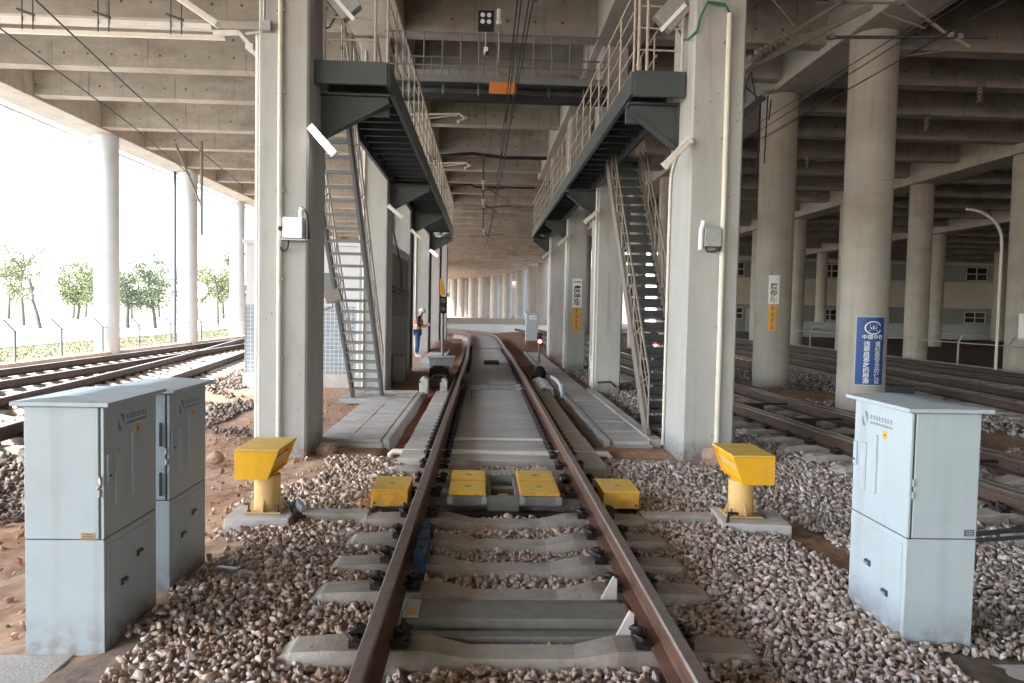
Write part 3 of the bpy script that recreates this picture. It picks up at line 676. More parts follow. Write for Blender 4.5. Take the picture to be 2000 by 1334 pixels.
for i, y in enumerate(RPY):
    t, x0, x1 = pillar(1, i, y)
    if i == 0:
        b = MB(); b.tube([(2.80, y - .04, -.3), (2.79, y - .04, 5.35)], .034, 10, M_['pvc']); clips(b, 2.79, y, [.0, 1.4, 2.6, 3.8, 5.0]); kid(b, 'conduit', None, t, True)
        b = MB(); b.tube([(2.335, y + .9, -.3), (2.335, y + .9, 3.3), (2.335, y + .86, 3.5), (2.335, y + .6, 3.7)], .02, 8, M_['pvc']); kid(b, 'conduit', None, t, True)
        b = MB(); b.tube([(2.79, y - .04, 5.35), (2.72, y - .06, 5.45), (2.5, y - .07, 5.47), (2.42, y - .06, 5.3), (2.38, y - .05, 5.12), (2.3, y + .1, 5.05)], .016, 8, M_['green']); kid(b, 'cable_loop', None, t, True)
    else:
        b = MB(); b.tube([(x0 - .03, y + .12, -.25), (x0 - .03, y + .12, 7.3)], .028, 6, M_['pvc']); kid(b, 'conduit', None, t, True)
        if i == 1: b = MB(); b.tube([(x0 - .05, y + .25, .2), (x0 - .08, y + .2, .5), (x0 - .03, y + .15, .3), (x0 - .06, y + .2, -.2)], .03, 6, M_['pvc']); kid(b, 'flexible_hose', None, t, True)
    if i == 1:
        b = MB(); b.tube([(2.45, y - .04, -.1), (2.75, y - .04, -.08), (2.88, y - .04, -.2)], .025, 6, M_['cabdark']); kid(b, 'floor_pipe', None, t, True)

# round columns
def rcol(name, x, y, ztop, r, label, grp=None, foot=-.5, bands=True, n=36, m='round'):
    t = thing('round_column', label, 'column', (x, y, foot), group=grp)
    b = MB(); b.lathe([(r, -.1), (r, ztop - foot)], (x, y, foot), n); kid(b, 'shaft', M_[m], t, True)
    if bands:
        b = MB()
        for z in (1.9, 4.4, 6.6): b.lathe([(r + .004, 0), (r + .006, .012), (r + .004, .024)], (x, y, z), n, M_['soffit'])
        o = kid(b, 'joint_ring', None, t, True); o['kind'] = 'stuff'
    return t
LFY = [20.1, 27.9, 35.4, 45.1, 53, 61, 70, 80, 92, 105]
lab = ['pale round column left of the first fence span, just out of the light', 'white sunlit round column nearest the grass, left of the picture', 'pale round column with a dark drain pipe, behind the wire fence',
       'third pale round column along the fence, beside the distant signals']
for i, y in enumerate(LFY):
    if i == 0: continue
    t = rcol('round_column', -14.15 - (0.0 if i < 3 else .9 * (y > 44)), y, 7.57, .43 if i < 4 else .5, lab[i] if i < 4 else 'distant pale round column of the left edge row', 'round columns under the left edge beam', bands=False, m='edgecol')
    if i == 2: b = MB(); b.tube([(-14.64, y - .25, -.4), (-14.64, y - .25, 7.6)], .07, 8, M_['cabdark']); kid(b, 'drain_pipe', None, t, True)
R1Y = [15.7, 20.25, 26.5, 33, 39.5, 46, 53, 60, 67, 75, 84]
for i, y in enumerate(R1Y):
    l = ['large round column carrying the blue sign, right of the middle', 'round column with the white and amber stop sign'][i] if i < 2 else 'round concrete column %s the square pillars, %s in its row' % ('seen between', ['third', 'fourth', 'fifth', 'sixth', 'seventh', 'eighth', 'ninth', 'tenth', 'eleventh'][i - 2])
    rcol('round_column', 7.97 if i != 1 else 7.78, y, 7.51, .485 if i < 2 else .45, l, 'round columns behind the right hand pillars', bands=i < 2)
w2 = ['leaning against the far right edge, holding the white notice', 'thick and dark, right of the blue sign column', 'half hidden behind the blue sign column', 'between the stop sign column and the blue sign column', 'just left of the stop sign column', 'farthest, beside the nearest right pillar']
for i in range(6):
    rcol('round_column', 18.8, 25.5 + 6.35 * i, 7.29, .48, 'round column of the second right row, ' + w2[i], 'round columns of the second right row', bands=False)
for i, y in enumerate((40.5, 49, 57.5, 66, 74)):
    rcol('round_column', 30.3, y, 7.09, .48, 'round column of the third right row in front of the long building, %s from the camera' % ordn[i], 'round columns of the third right row', bands=False)
for i, (x, y) in enumerate(((44.0, 62), (43.5, 70), (38, 72), (24.5, 73))):
    rcol('round_column', x, y, 7.2, .5, ['slim round column right of centre before the cream building', 'slim round column near the right edge before the cream building', 'thin round column in the gap behind the second row', 'thin dark round column at the left end of the cream building'][i], None, bands=False, n=20)
FAR = [(7.6, 98), (6.9, 107), (5.7, 120), (3.9, 132), (1.8, 143), (-.6, 151), (-2.7, 156), (-5.2, 160), (-6.9, 163), (-9.5, 166)]
for i, (x, y) in enumerate(FAR):
    rcol('round_column', x, y, 7.64, .82, 'sunlit column at the far bend, %s from the right' % (['first', 'second', 'third', 'fourth', 'fifth', 'sixth', 'seventh', 'eighth', 'ninth', 'tenth'][i]), 'columns round the far bend', bands=False, n=20, m='farcol')
    if i % 2 == 0 or i > 4: rcol('round_column', x + 1.2, y + 7.5, 7.64, .7, 'shaded column behind the far bend row, %s from the right' % (['first', '', 'second', '', 'third', 'fourth', 'fifth', 'sixth', 'seventh', 'eighth'][i]), 'columns behind the far bend row', bands=False, n=20, m='farcol')
# far wall behind the bend
b = MB(); b.box(-40, 40, 186, 187, -1, 12); tag(b.obj('wall', M_['farcol']), 'distant tan concrete wall closing the view behind the bend columns', 'wall')
# low white parapet at the bend
t = thing('parapet_wall', 'low curved white parapet where the track bends away', 'wall', (0, 58, -.5))
P = smoothpath([(-14, 53), (-9, 56.5), (-4, 58.6), (0, 59), (3.2, 58.6), (6.5, 57)], 1.0)
for (nm, z0, z1, th, m) in (('wall_body', -.6, .28, .25, 'wallwhite'), ('coping', .284, .72, .4, 'farcol')):
    vs = []; fs = []
    for i, p in enumerate(P):
        d = (P[min(i + 1, len(P) - 1)] - P[max(i - 1, 0)]).normalized(); n_ = Vector((d.y, -d.x)) * th / 2
        vs += [(p.x - n_.x, p.y - n_.y, z0), (p.x + n_.x, p.y + n_.y, z0), (p.x + n_.x, p.y + n_.y, z1), (p.x - n_.x, p.y - n_.y, z1)]
    for i in range(len(P) - 1): fs += [(i * 4 + k, i * 4 + (k + 1) % 4, (i + 1) * 4 + (k + 1) % 4, (i + 1) * 4 + k) for k in range(4)]
    fs += [(0, 1, 2, 3), tuple((len(P) - 1) * 4 + k for k in (3, 2, 1, 0))]
    b = MB(); b.add(vs, fs, M_[m]); kid(b, nm, None, t)

# ---------------------------------------------------------------- walkways
def walkway(side, label):
    s = side; xi = 2.47 * s if s < 0 else 2.34; xo = -1.52 if s < 0 else 1.67; y0, y1 = 9.7, 29.6
    zt, zb = 4.70, 4.42
    t = thing('steel_walkway', label, 'walkway', (xo, y0, zb))
    P = [(xo, y0), (xo, y1), (xo + s * .75, y1 + 3.4)]
    b = MB()
    for a, c in zip(P[:-1], P[1:]): b.beam((*a, (zt + zb) / 2), (*c, (zt + zb) / 2), .06, zt - zb)
    kid(b, 'outer_stringer', M_['dksteel'], t)
    b = MB(); b.box(min(xi, xo) + .0, max(xi, xo) - .0, y0 - .03, y0 + .03, zb if s < 0 else zb - .04, zt + .01); kid(b, 'front_fascia', M_['dksteel'], t, bevel=.006)
    b = MB(); b.box(xi - .04 * s if s > 0 else xi, xi + .06 if s < 0 else xi + .02, y0 + 1.1, y1 + 3, zb, zt); kid(b, 'inner_stringer', M_['dksteel'], t)
    b = MB(); xa, xb = sorted((xi + (-.55 * s if False else 0), xo)); b.box(xa + .02, xb - .02, y0 + .05, y1, zt - .05, zt - .03); kid(b, 'deck_plate', M_['dksteel'], t)
    y = y0 + .35
    while y < y1:
        b = MB(); b.box(xa + .03, xb - .03, y, y + .05, zt - .17, zt - .051); kid(b, 'cross_bearer', M_['dksteel'], t); y += .5
    # side landing behind the pillar, where the stair arrives
    b = MB(); xl = sorted((xi, xi + s * .75)); b.box(xl[0], xl[1], y0 + .75 if s < 0 else 14.9, y0 + 1.25 if s < 0 else 15.9, zt - .12, zt - .02); kid(b, 'stair_landing', M_['dksteel'], t)
    # brackets on every pillar
    for py in ([9.75] + (LPY if s < 0 else RPY)[1:4]):
        yb = py + .45 if py > 10 else py + .35
        x_p = xi + s * .02
        pr = [(x_p, zb - .03), (xo + .04 * s, zb - .03), (xo + .04 * s, zb - .12), (x_p, zb - .62)]
        b = MB(); b.prism(pr, 'y', yb - .008, yb + .008); b.beam((x_p, yb, zb - .64), (xo + .02 * s, yb, zb - .13), .16, .02, None, (0, 0, 1)); b.box(min(x_p, xo), max(x_p, xo), yb - .08, yb + .08, zb - .045, zb - .015)
        b.box(min(x_p, x_p - .02 * s), max(x_p, x_p - .02 * s), yb - .1, yb + .1, zb - .7, zb - .02)
        kid(b, 'bracket', M_['dksteel'], t)
    b = MB()
    # near transverse beam
    x0_, x1_ = sorted((xi, xo)); b.box(x0_, x1_ - .04, y0 + .5, y0 + .58, zb - .26, zb - .01); kid(b, 'cross_beam', M_['dksteel'], t)
    # railing on the open side
    yy = y0 - .02 if s < 0 else y0 + .05; k = 0
    H = 1.06
    while yy <= y1 + .01:
        b = MB(); b.tube([(xo, yy, zt), (xo, yy, zt + H)], .016, 6); kid(b, 'railing_post', M_['railing'], t, True); yy += 1.0 if s > 0 else .9
    for hz in (H, .8, .54, .28):
        b = MB(); b.tube([(xo, y0, zt + hz), (xo, y1, zt + hz)] + ([(xo + s * .75, y1 + 3.4, zt + hz)]), .018 if hz == H else .011, 6); kid(b, 'top_rail' if hz == H else 'middle_rail', M_['railing'], t, True)
    # inner railing between the pillars
    yy = y0 + 1.6
    while yy < y1:
        b = MB(); xq = xi - s * .06 if s < 0 else xi - .06; b.tube([(xq, yy, zt), (xq, yy, zt + H)], .016, 6); kid(b, 'railing_post', M_['railing'], t, True); yy += 1.0
    for hz in (H, .7, .35):
        b = MB(); b.tube([(xq, y0 + 1.4, zt + hz), (xq, y1, zt + hz)], .015, 6); kid(b, 'top_rail' if hz == H else 'middle_rail', M_['railing'], t, True)
    # end railing facing the camera
    xs_ = (-2.33, -1.68) if s < 0 else (1.72, 1.83, 2.29)
    for xq in xs_:
        b = MB(); b.tube([(xq, y0, zt), (xq, y0, zt + 1.35)], .02, 8); kid(b, 'railing_post', M_['railing'], t, True)
    for hz in (.28, .56, .84, 1.1):
        b = MB(); b.tube([(xs_[0], y0, zt + hz), (xs_[-1], y0, zt + hz)], .012, 6); kid(b, 'middle_rail', M_['railing'], t, True)
    return t
walkway(-1, 'dark steel walkway with tan railings bracketed off the left pillars')
walkway(1, 'dark steel walkway with tan railings bracketed off the right pillars')

def stair(label, x0, x1, foot, top, n, m, m2, riser=False):
    """open steel stair in the y-z plane; foot and top are (y, z)"""
    t = thing('steel_stair', label, 'stairs', ((x0 + x1) / 2, foot[0], foot[1])); (ya, za), (yb, zb) = foot, top
    for x in (x0, x1):
        b = MB(); b.beam((x, ya, za), (x, yb, zb), .05, .24 if riser else .2, None, (0, 0, 1)); kid(b, 'stringer', M_[m], t)
    for i in range(1, n):
        f = i / n; y = ya + (yb - ya) * f; z = za + (zb - za) * f
        b = MB(); b.box(x0 + .03, x1 - .03, y - .10, y + .10, z - .015, z + .012); b.box(x0 + .03, x1 - .03, y - .1, y - .094, z - .04, z - .016)
        if riser: b.box(x0 + .03, x1 - .03, y + .085, y + .1, z - .015, z + .12)
        kid(b, 'tread', M_['dksteel' if riser else m], t)
    d = Vector((0, yb - ya, zb - za)).normalized(); L = math.hypot(yb - ya, zb - za); H = .95
    for x in (x0, x1):
        for hz, r in ((H, .02), (.66, .011), (.38, .011)):
            b = MB(); b.tube([(x, ya, za + hz), (x, yb, zb + hz)], r, 6); kid(b, 'handrail' if hz == H else 'middle_rail', M_[m2], t, True)
        k = 0
        for i in range(0, 8):
            f = i / 7; y = ya + (yb - ya) * f; z = za + (zb - za) * f
            b = MB(); b.tube([(x, y, z), (x, y, z + H)], .015, 6); kid(b, 'baluster', M_[m2], t, True)
            if i < 7:
                f2 = (i + 1) / 7; y2 = ya + (yb - ya) * f2; z2 = za + (zb - za) * f2
                b = MB(); b.tube([(x, y, z + H), (x, y2, z2 + .05)], .010, 5); kid(b, 'cross_brace', M_[m2], t)
    return t
sl = stair('grey steel stair climbing towards the camera between the two nearest left pillars', -2.9, -2.3, (15.35, -.3), (10.9, 4.66), 25, 'ststeel', 'railing')
b = MB(); b.box(-3.15, -2.1, 15.1, 15.5, -.42, -.3); kid(b, 'foot_plate', M_['galv'], sl, bevel=.01)
for x in (-2.2, -1.85):
    b = MB(); b.tube([(x, 10.9, 4.7), (x, 10.9, 5.35), (x - .0, 10.95, 5.5), (x, 11.6, 5.1), (x, 11.9, 4.72)], .02, 6); kid(b, 'handrail', M_['railing'], sl, True)
b = MB(); b.tube([(-2.2, 10.9, 5.45), (-1.85, 10.9, 5.45)], .02, 6); kid(b, 'handrail', M_['railing'], sl, True)
b = MB()
b.tube([(-2.95, 15.45, -.3), (-2.95, 15.45, .55), (-2.9, 15.35, .68)], .02, 6); kid(b, 'handrail_end', M_['railing'], sl, True)
sr = stair('dusty tan steel stair climbing away behind the nearest right pillar', 2.22, 2.82, (10.75, -.3), (15.1, 4.66), 25, 'tan_steel', 'railing_dark', riser=True)
b = MB(); b.box(2.12, 2.92, 10.6, 10.9, -.42, -.3); kid(b, 'foot_plate', M_['galv'], sr, bevel=.01)

# cable gantry across the centre bay
t = thing('cable_gantry', 'grey railed steel gantry bridging the middle track below the girders', 'gantry', (0, 15.9, 6.4))
for (y_, nm) in ((15.5, 'front_beam'), (16.3, 'rear_beam')):
    b = MB(); b.box(-2.4, 2.35, y_ - .04, y_ + .04, 6.22, 6.35); kid(b, nm, M_['ststeel'], t)
b = MB(); b.box(-2.4, 2.35, 15.545, 16.255, 6.31, 6.34); kid(b, 'deck_plate', M_['dksteel'], t)
b = MB(); b.box(-2.4, 2.35, 16.0, 16.2, 6.0, 6.14, M_['black']); kid(b, 'cable_tray', None, t)
for i in range(13):
    x = -2.3 + i * .375
    b = MB(); b.tube([(x, 15.48, 6.25), (x, 15.48, 7.2)], .016, 6); kid(b, 'railing_post', M_['ststeel'], t, True)
    if i % 2: b = MB(); b.tube([(x, 15.98, 6.1), (x, 15.98, 6.4)], .025, 6); kid(b, 'tray_hanger', M_['ststeel'], t, True)
    b = MB(); b.tube([(x + .1, 16.34, 6.25), (x + .1, 16.34, 7.0)], .014, 6); kid(b, 'railing_post', M_['ststeel'], t, True)
for z, y_ in ((7.2, 15.48), (6.55, 15.48), (7.0, 16.34)):
    b = MB(); b.tube([(-2.35, y_, z), (2.32, y_, z)], .02, 6); kid(b, 'top_rail', M_['ststeel'], t, True)
b = MB(); b.box(-.2, .35, 15.42, 15.455, 5.99, 6.225); tag(b.obj('notice_board', M_['orange'], bevel=.004), 'plain orange board hanging under the middle of the gantry', 'board')

# ---------------------------------------------------------------- hut between the left pillars
h = thing('hut', 'white walled hut with blue tiled base behind the left stair', 'hut', (-4.1, 17.7, -.45))
def hk(nm, x0, x1, y0, y1, z0, z1, m, bevel=0): b = MB(); b.box(x0, x1, y0, y1, z0, z1, M_[m]); return kid(b, nm, None, h, bevel=bevel)
hk('wall', -5.95, -2.52, 18.06, 22.2, -.45, 3.0, 'wallwhite'); hk('roof', -6.03, -2.5, 17.98, 22.25, 3.004, 3.12, 'wallwhite')
hk('tile_dado', -5.92, -3.32, 18.035, 18.057, -.1, 1.55, 'tiles'); hk('tile_dado', -2.66, -2.53, 18.035, 18.057, -.1, 1.55, 'tiles'); hk('tile_dado', -5.98, -5.953, 18.04, 22.1, -.1, 1.55, 'tiles')
hk('side_wall_panel', -2.517, -2.5, 18.1, 22.1, 1.35, 2.9, 'wallbrown'); hk('side_dado', -2.517, -2.495, 18.1, 22.1, -.42, 1.346, 'walldark')
hk('plinth', -6.0, -2.49, 17.98, 18.03, -.5, -.1, 'paver')
for x in (-3.3, -3.08, -2.86): hk('door_frame', x, x + .05, 17.99, 18.03, -.1, 1.7, 'white')
for x in (-3.25, -3.03, -2.81): hk('door_panel', x + .003, x + .165, 18.015, 18.03, -.08, 1.66, 'glass')
hk('window', -4.3, -3.7, 18.03, 18.055, 1.75, 2.35, 'glass'); hk('window_sill', -4.34, -3.66, 17.98, 18.055, 1.69, 1.745, 'white')
b = MB(); b.tube([(-2.47, 18.3, 4.6), (-2.47, 18.3, 3.4), (-2.47, 20.2, 2.6), (-2.47, 20.2, 1.9)], .02, 6, M_['cabdark']); b.tube([(-2.46, 18.3, 1.95), (-2.46, 22, 1.9)], .03, 6, M_['cabdark']); b.tube([(-2.46, 18.3, 2.05), (-2.46, 22, 2.0)], .03, 6, M_['cabdark'])
kid(b, 'wall_pipes', None, h)['kind'] = 'stuff'
b = MB(); b.box(-2.49, -2.2, 18.5, 18.9, -.3, .35); tag(b.obj('meter_box', M_['tan_steel'], bevel=.02), 'small tan box on the ground against the brown dado wall', 'box')

# ---------------------------------------------------------------- long building far right
f = thing('long_building', 'long cream and blue-grey building behind the far right columns', 'building', (45, 78, -.5))
def fk(nm, x0, x1, y0, y1, z0, z1, m): b = MB(); b.box(x0, x1, y0, y1, z0, z1, M_[m]); return kid(b, nm, None, f)
fk('wall', 20, 75, 78, 90, -.6, 8.8, 'farwhite'); fk('lower_cladding', 20, 75, 77.9, 77.996, -.5, 2.5, 'fargrey'); fk('upper_cladding_band', 20, 75, 77.9, 77.996, 5.35, 7.1, 'fargrey')
for i in range(9):
    x = 25 + i * 5.3
    for (z0, z1) in ((5.5, 6.9), (.95, 2.1)):
        w = fk('window', x, x + 2.3, 77.8, 77.897, z0, z1, 'glass')
        b = MB()
        for xx in (x, x + 1.15, x + 2.3): b.box(xx - .05, xx + .05, 77.74, 77.797, z0 - .05, z1 + .05)
        for zz in (z0, (z0 + z1) / 2, z1): b.box(x - .05, x + 2.35, 77.735, 77.796, zz - .05, zz + .05)
        o = b.obj('window_frame', M_['farwhite'], w)
for i in range(6): fk('door', 27.7 + i * 9, 29.5 + i * 9, 77.8, 77.897, -.5, 2.0, 'wallwhite')
b = MB(); b.box(24, 75, 64, 64.2, -.45, .9, M_['plastic']); tag(b.obj('screen_wall', None), 'low pale blue-grey screen wall in front of the long building', 'wall')

b = MB(); b.box(66.2, 66.8, -60, 95, -.6, 9.4); tag(b.obj('wall', M_['farwhite']), 'long added wall shutting out light from the far right of the viaduct', 'wall')  # added wall, mostly out of view, cuts the light coming from the right
# ---------------------------------------------------------------- cabinets
def greek(b, x, y0, y1, z0, z1, m, side, n, seed):
    """rows of tiny stroke blocks standing for lettering too small to read; on a face at constant x, running along y"""
    r = random.Random(seed); w = (y1 - y0) / n
    for i in range(n):
        a = y0 + i * w
        for k in range(3):
            z = z0 + (z1 - z0) * (k + .15) / 3; b.box(x, x + side * .0012, a + w * .12, a + w * r.uniform(.6, .85), z, z + (z1 - z0) * .14, m)
        q = a + w * r.uniform(.25, .6); b.box(x, x + side * .0016, q, q + w * .12, z0, z1, m)
def cabinet(x0, x1, y0, y1, z0, z1, side, label, loc_near=True, plate=None):
    """side: +1 door on the +x face, -1 door on the -x face"""
    t = thing('equipment_cabinet', label, 'cabinet', ((x0 + x1) / 2, (y0 + y1) / 2, z0), group=None)
    zm = z0 + (z1 - z0) * .463
    def K(b, nm, m=None, bev=0.0, sm=False): return kid(b, nm, m, t, sm, bev)
    b = MB(); b.box(x0 + .012, x1 - .012, y0 + .01, y1 - .01, z0 - .06, z0 + .012); K(b, 'plinth', M_['cabdark'])
    b = MB(); b.box(x0, x1, y0, y1, z0, zm - .003); K(b, 'lower_case', M_['cab'], .004)
    b = MB(); b.box(x0 + .004, x1 - .004, y0 + .004, y1 - .004, zm - .004, zm + .004); K(b, 'seam', M_['cabdark'])
    xd = x1 if side > 0 else x0; dt = .028 * side
    b = MB(); b.box(*sorted((xd - dt, x0 if side > 0 else x1)), y0, y1, zm + .003, z1 - .03); K(b, 'upper_case', M_['cab'], .004)
    b = MB(); b.box(*sorted((xd - dt, xd - dt * .55)), y0 + .006, y1 - .006, zm + .006, z1 - .035); K(b, 'door_gasket', M_['cabdark'])
    b = MB(); b.box(*sorted((xd - dt * .55, xd)), y0, y1, zm + .004, z1 - .032); K(b, 'upper_door', M_['cab'], .003)
    e = .045
    b = MB(); b.box(x0 - e, x1 + e, y0 - e, y1 + e, z1 - .022, z1)
    b.v += []; o = len(b.v)
    b.add([(x0 - e + .005, y0 - e + .005, z1), (x1 + e - .005, y0 - e + .005, z1), (x1 + e - .005, y1 + e - .005, z1), (x0 - e + .005, y1 + e - .005, z1),
           ((x0 + x1) / 2 - .03, y0 + .05, z1 + .022), ((x0 + x1) / 2 + .03, y0 + .05, z1 + .022), ((x0 + x1) / 2 + .03, y1 - .05, z1 + .022), ((x0 + x1) / 2 - .03, y1 - .05, z1 + .022)],
          [(4, 5, 6, 7), (0, 1, 5, 4), (1, 2, 6, 5), (2, 3, 7, 6), (3, 0, 4, 7)])
    K(b, 'roof', M_['cab'], .002)
    # door face furniture, u runs along y seen from outside
    D = y1 - y0; X = xd
    def fy(u): return y0 + D * u
    b = MB(); b.box(*sorted((X, X + side * .004)), fy(.06), fy(.94), z0 + .04, zm - .04); K(b, 'lower_door', M_['cab'], .002)
    X2 = X + side * .004
    for (u, z) in ((.32, z0 + .34), (.62, z0 + .44)) if side > 0 else ((.62, z0 + .37), (.3, z0 + .26)):
        b = MB(); b.tube([(X2 - side * .001, fy(u) - .028, z), (X2 - side * .001, fy(u) + .028, z)], .019, 10); K(b, 'latch_recess', M_['cabdark'])
        b = MB(); b.box(*sorted((X2 + side * .012, X2 + side * .024)), fy(u) - .026, fy(u) + .02, z - .007, z + .007); K(b, 'latch_handle', M_['galv'], .002)
    us = (.24, .5) if side > 0 else (.80, .56)
    uw = .075
    b = MB(); b.box(*sorted((X, X + side * .009)), fy(us[0]) - .035, fy(us[0]) + .035, zm + .16, zm + .46); K(b, 'wide_slot_cover', M_['cab'], .002)
    b = MB(); b.box(*sorted((X, X + side * .0105)), fy(us[0]) - .023, fy(us[0]) + .023, zm + .172, zm + .448); K(b, 'slot_strip', M_['plastic'])  # thin plastic strip raised on the slot cover
    b = MB(); b.box(*sorted((X, X + side * .013)), fy(us[1]) - .012, fy(us[1]) + .012, zm + .17, zm + .53); K(b, 'narrow_handle', M_['plastic'], .002)
    uh = .07 if side > 0 else .95
    b = MB(); b.box(*sorted((X, X + side * .012)), fy(uh) - .02, fy(uh) + .02, zm + .3, zm + .45); K(b, 'lock_plate', M_['cab'], .003)
    b = MB(); b.lathe([(.009, 0), (.009, .01)], (X + side * .012, fy(uh), zm + .33), 8); K(b, 'keyhole', M_['cabdark'])
    for zz in (zm + .25, zm + .32):
        b = MB(); b.lathe([(.007, -.02), (.007, .02)], (X - side * .02, y0 - .006, zz), 8); K(b, 'hinge', M_['galv'])
    # logo ring of two arcs, lettering rows, yellow sticker
    b = MB(); c0 = fy(.30 if side > 0 else .80); zc = z1 - .135; sg = 1 if side > 0 else -1
    for a0, a1 in ((-.4, 1.7), (2.75, 4.85)):
        n = 8; vs = []
        for k in range(n + 1):
            a = a0 + (a1 - a0) * k / n; w = .011 * math.sin(PI * (k + .4) / (n + .8)) + .002
            for r_ in (.032 - w, .032 + w): vs.append((X + side * .0012, c0 + sg * r_ * .85 * math.cos(a), zc + r_ * 1.25 * math.sin(a)))
        b.add(vs, [(2 * k, 2 * k + 1, 2 * k + 3, 2 * k + 2) for k in range(n)])
    K(b, 'logo', M_['inkgrey'])
    b = MB(); ya, yb = sorted((c0 + sg * .055, c0 + sg * .31)); ya = max(ya, y0 + .02); yb = min(yb, y1 - .02)
    greek(b, X, ya, yb, zc + .006, zc + .034, None, side, 8, 3); greek(b, X, ya, yb, zc - .022, zc - .006, None, side, 18, 4)
    o = K(b, 'lettering', M_['inkgrey']); o['kind'] = 'stuff'
    u = fy(.62 if side > 0 else .43)
    b = MB(); b.box(*sorted((X, X + side * .0015)), u - .022, u + .022, zc - .09, zc - .04); K(b, 'warning_sticker', M_['signyellow'])
    b = MB(); b.box(*sorted((X, X + side * .0022)), u - .013, u + .013, zc - .069, zc - .061); K(b, 'sticker_mark', M_['ink'])
    if plate:
        px, pz, m, wd = plate; b = MB(); b.box(px, px + wd, y0 - .003, y0, pz, pz + .035); K(b, 'maker_plate', M_[m])
        for k in range(3): b = MB(); b.box(px + .006, px + wd - .006, y0 - .0045, y0 - .003, pz + .006 + k * .010, pz + .0095 + k * .010); K(b, 'plate_line', M_['plastic'] if m == 'cabdark' else M_['ink'])
    return t
c1 = cabinet(-2.62, -2.21, 3.93, 4.55, -.30, 1.065, 1, 'nearest left grey-blue equipment cabinet, with a brass maker plate', plate=(-2.33, .335, 'label', .07))
b = MB(); b.tube([(-2.222, 3.915, .66), (-2.21, 3.90, .64), (-2.228, 3.9, .61)], .008, 6); b.lathe([(.012, 0), (.012, .02)], (-2.222, 3.905, .615), 8); kid(b, 'padlock', M_['galv'], c1)
c2 = cabinet(-2.62, -2.225, 4.78, 5.39, -.30, 1.035, 1, 'second left equipment cabinet, half hidden behind the nearest one')
for z in (.30, .62):
    b = MB(); b.box(-2.285, -2.275, 4.765, 4.779, z + .05, z + .2); kid(b, 'hinge_strap', M_['cabdark'], c2)
b = MB(); b.lathe([(.014, 0), (.014, .03)], (-2.236, 4.765, .56), 8); kid(b, 'padlock', M_['galv'], c2)
c3 = cabinet(2.18, 2.58, 4.03, 4.66, -.30, 1.085, -1, 'right equipment cabinet standing alone, pale blue-grey with a dark maker plate', plate=(2.51, .36, 'cabdark', .055))
t = thing('equipment_cabinet', 'small distant grey cabinet on a brick base beside the red signal', 'cabinet', (2.16, 36.5, -.3))
b = MB(); b.box(1.86, 2.46, 36.2, 36.9, .0, 1.32); kid(b, 'case', M_['cab'], t, bevel=.01); b = MB(); b.box(1.8, 2.52, 36.12, 36.98, 1.324, 1.38); kid(b, 'roof', M_['cab'], t)
b = MB(); b.box(2.0, 2.36, 36.18, 36.197, 1.05, 1.24); kid(b, 'notice', M_['inkwhite'], t)
for k in range(4): b = MB(); b.box(2.03 + .08 * k, 2.08 + .08 * k, 36.172, 36.178, 1.12, 1.17); kid(b, 'notice_mark', M_['inkgrey'], t)
for r_ in range(4):
    for k in range(4): b = MB(); x = 1.84 + k * .165 + (r_ % 2) * .03; b.box(x, x + .15, 36.18, 36.9, -.42 + r_ * .1, -.33 + r_ * .1); kid(b, 'brick', M_['brick'], t)

# ---------------------------------------------------------------- concrete pads
def pad(label, x0, x1, y0, y1, z0, z1, m='paver', rz=0):
    b = MB(); b.box(-(x1 - x0) / 2, (x1 - x0) / 2, -(y1 - y0) / 2, (y1 - y0) / 2, z0, z1)
    o = b.obj('concrete_pad', M_[m], bevel=.008, loc=((x0 + x1) / 2, (y0 + y1) / 2, 0)); o.rotation_euler.z = rz; return tag(o, label, 'concrete pad')
pad('thick concrete pad in the bottom left corner, before the nearest cabinet', -3.3, -2.36, 3.2, 3.93, -.5, -.285, rz=.02)
pad('lower thin concrete pad stepping down from the bottom left corner pad', -2.352, -2.06, 3.2, 3.92, -.5, -.37, rz=.0)
pad('concrete pad in the bottom right corner, before the right cabinet', 2.38, 3.6, 3.1, 3.88, -.5, -.31, 'slab', -.03)
pad('thin concrete pad showing under the right cabinet', 2.02, 2.66, 3.95, 4.75, -.5, -.335, 'slab')
pad('reddish pad under the second left cabinet', -2.7, -2.12, 4.7, 5.45, -.5, -.335, 'slab')

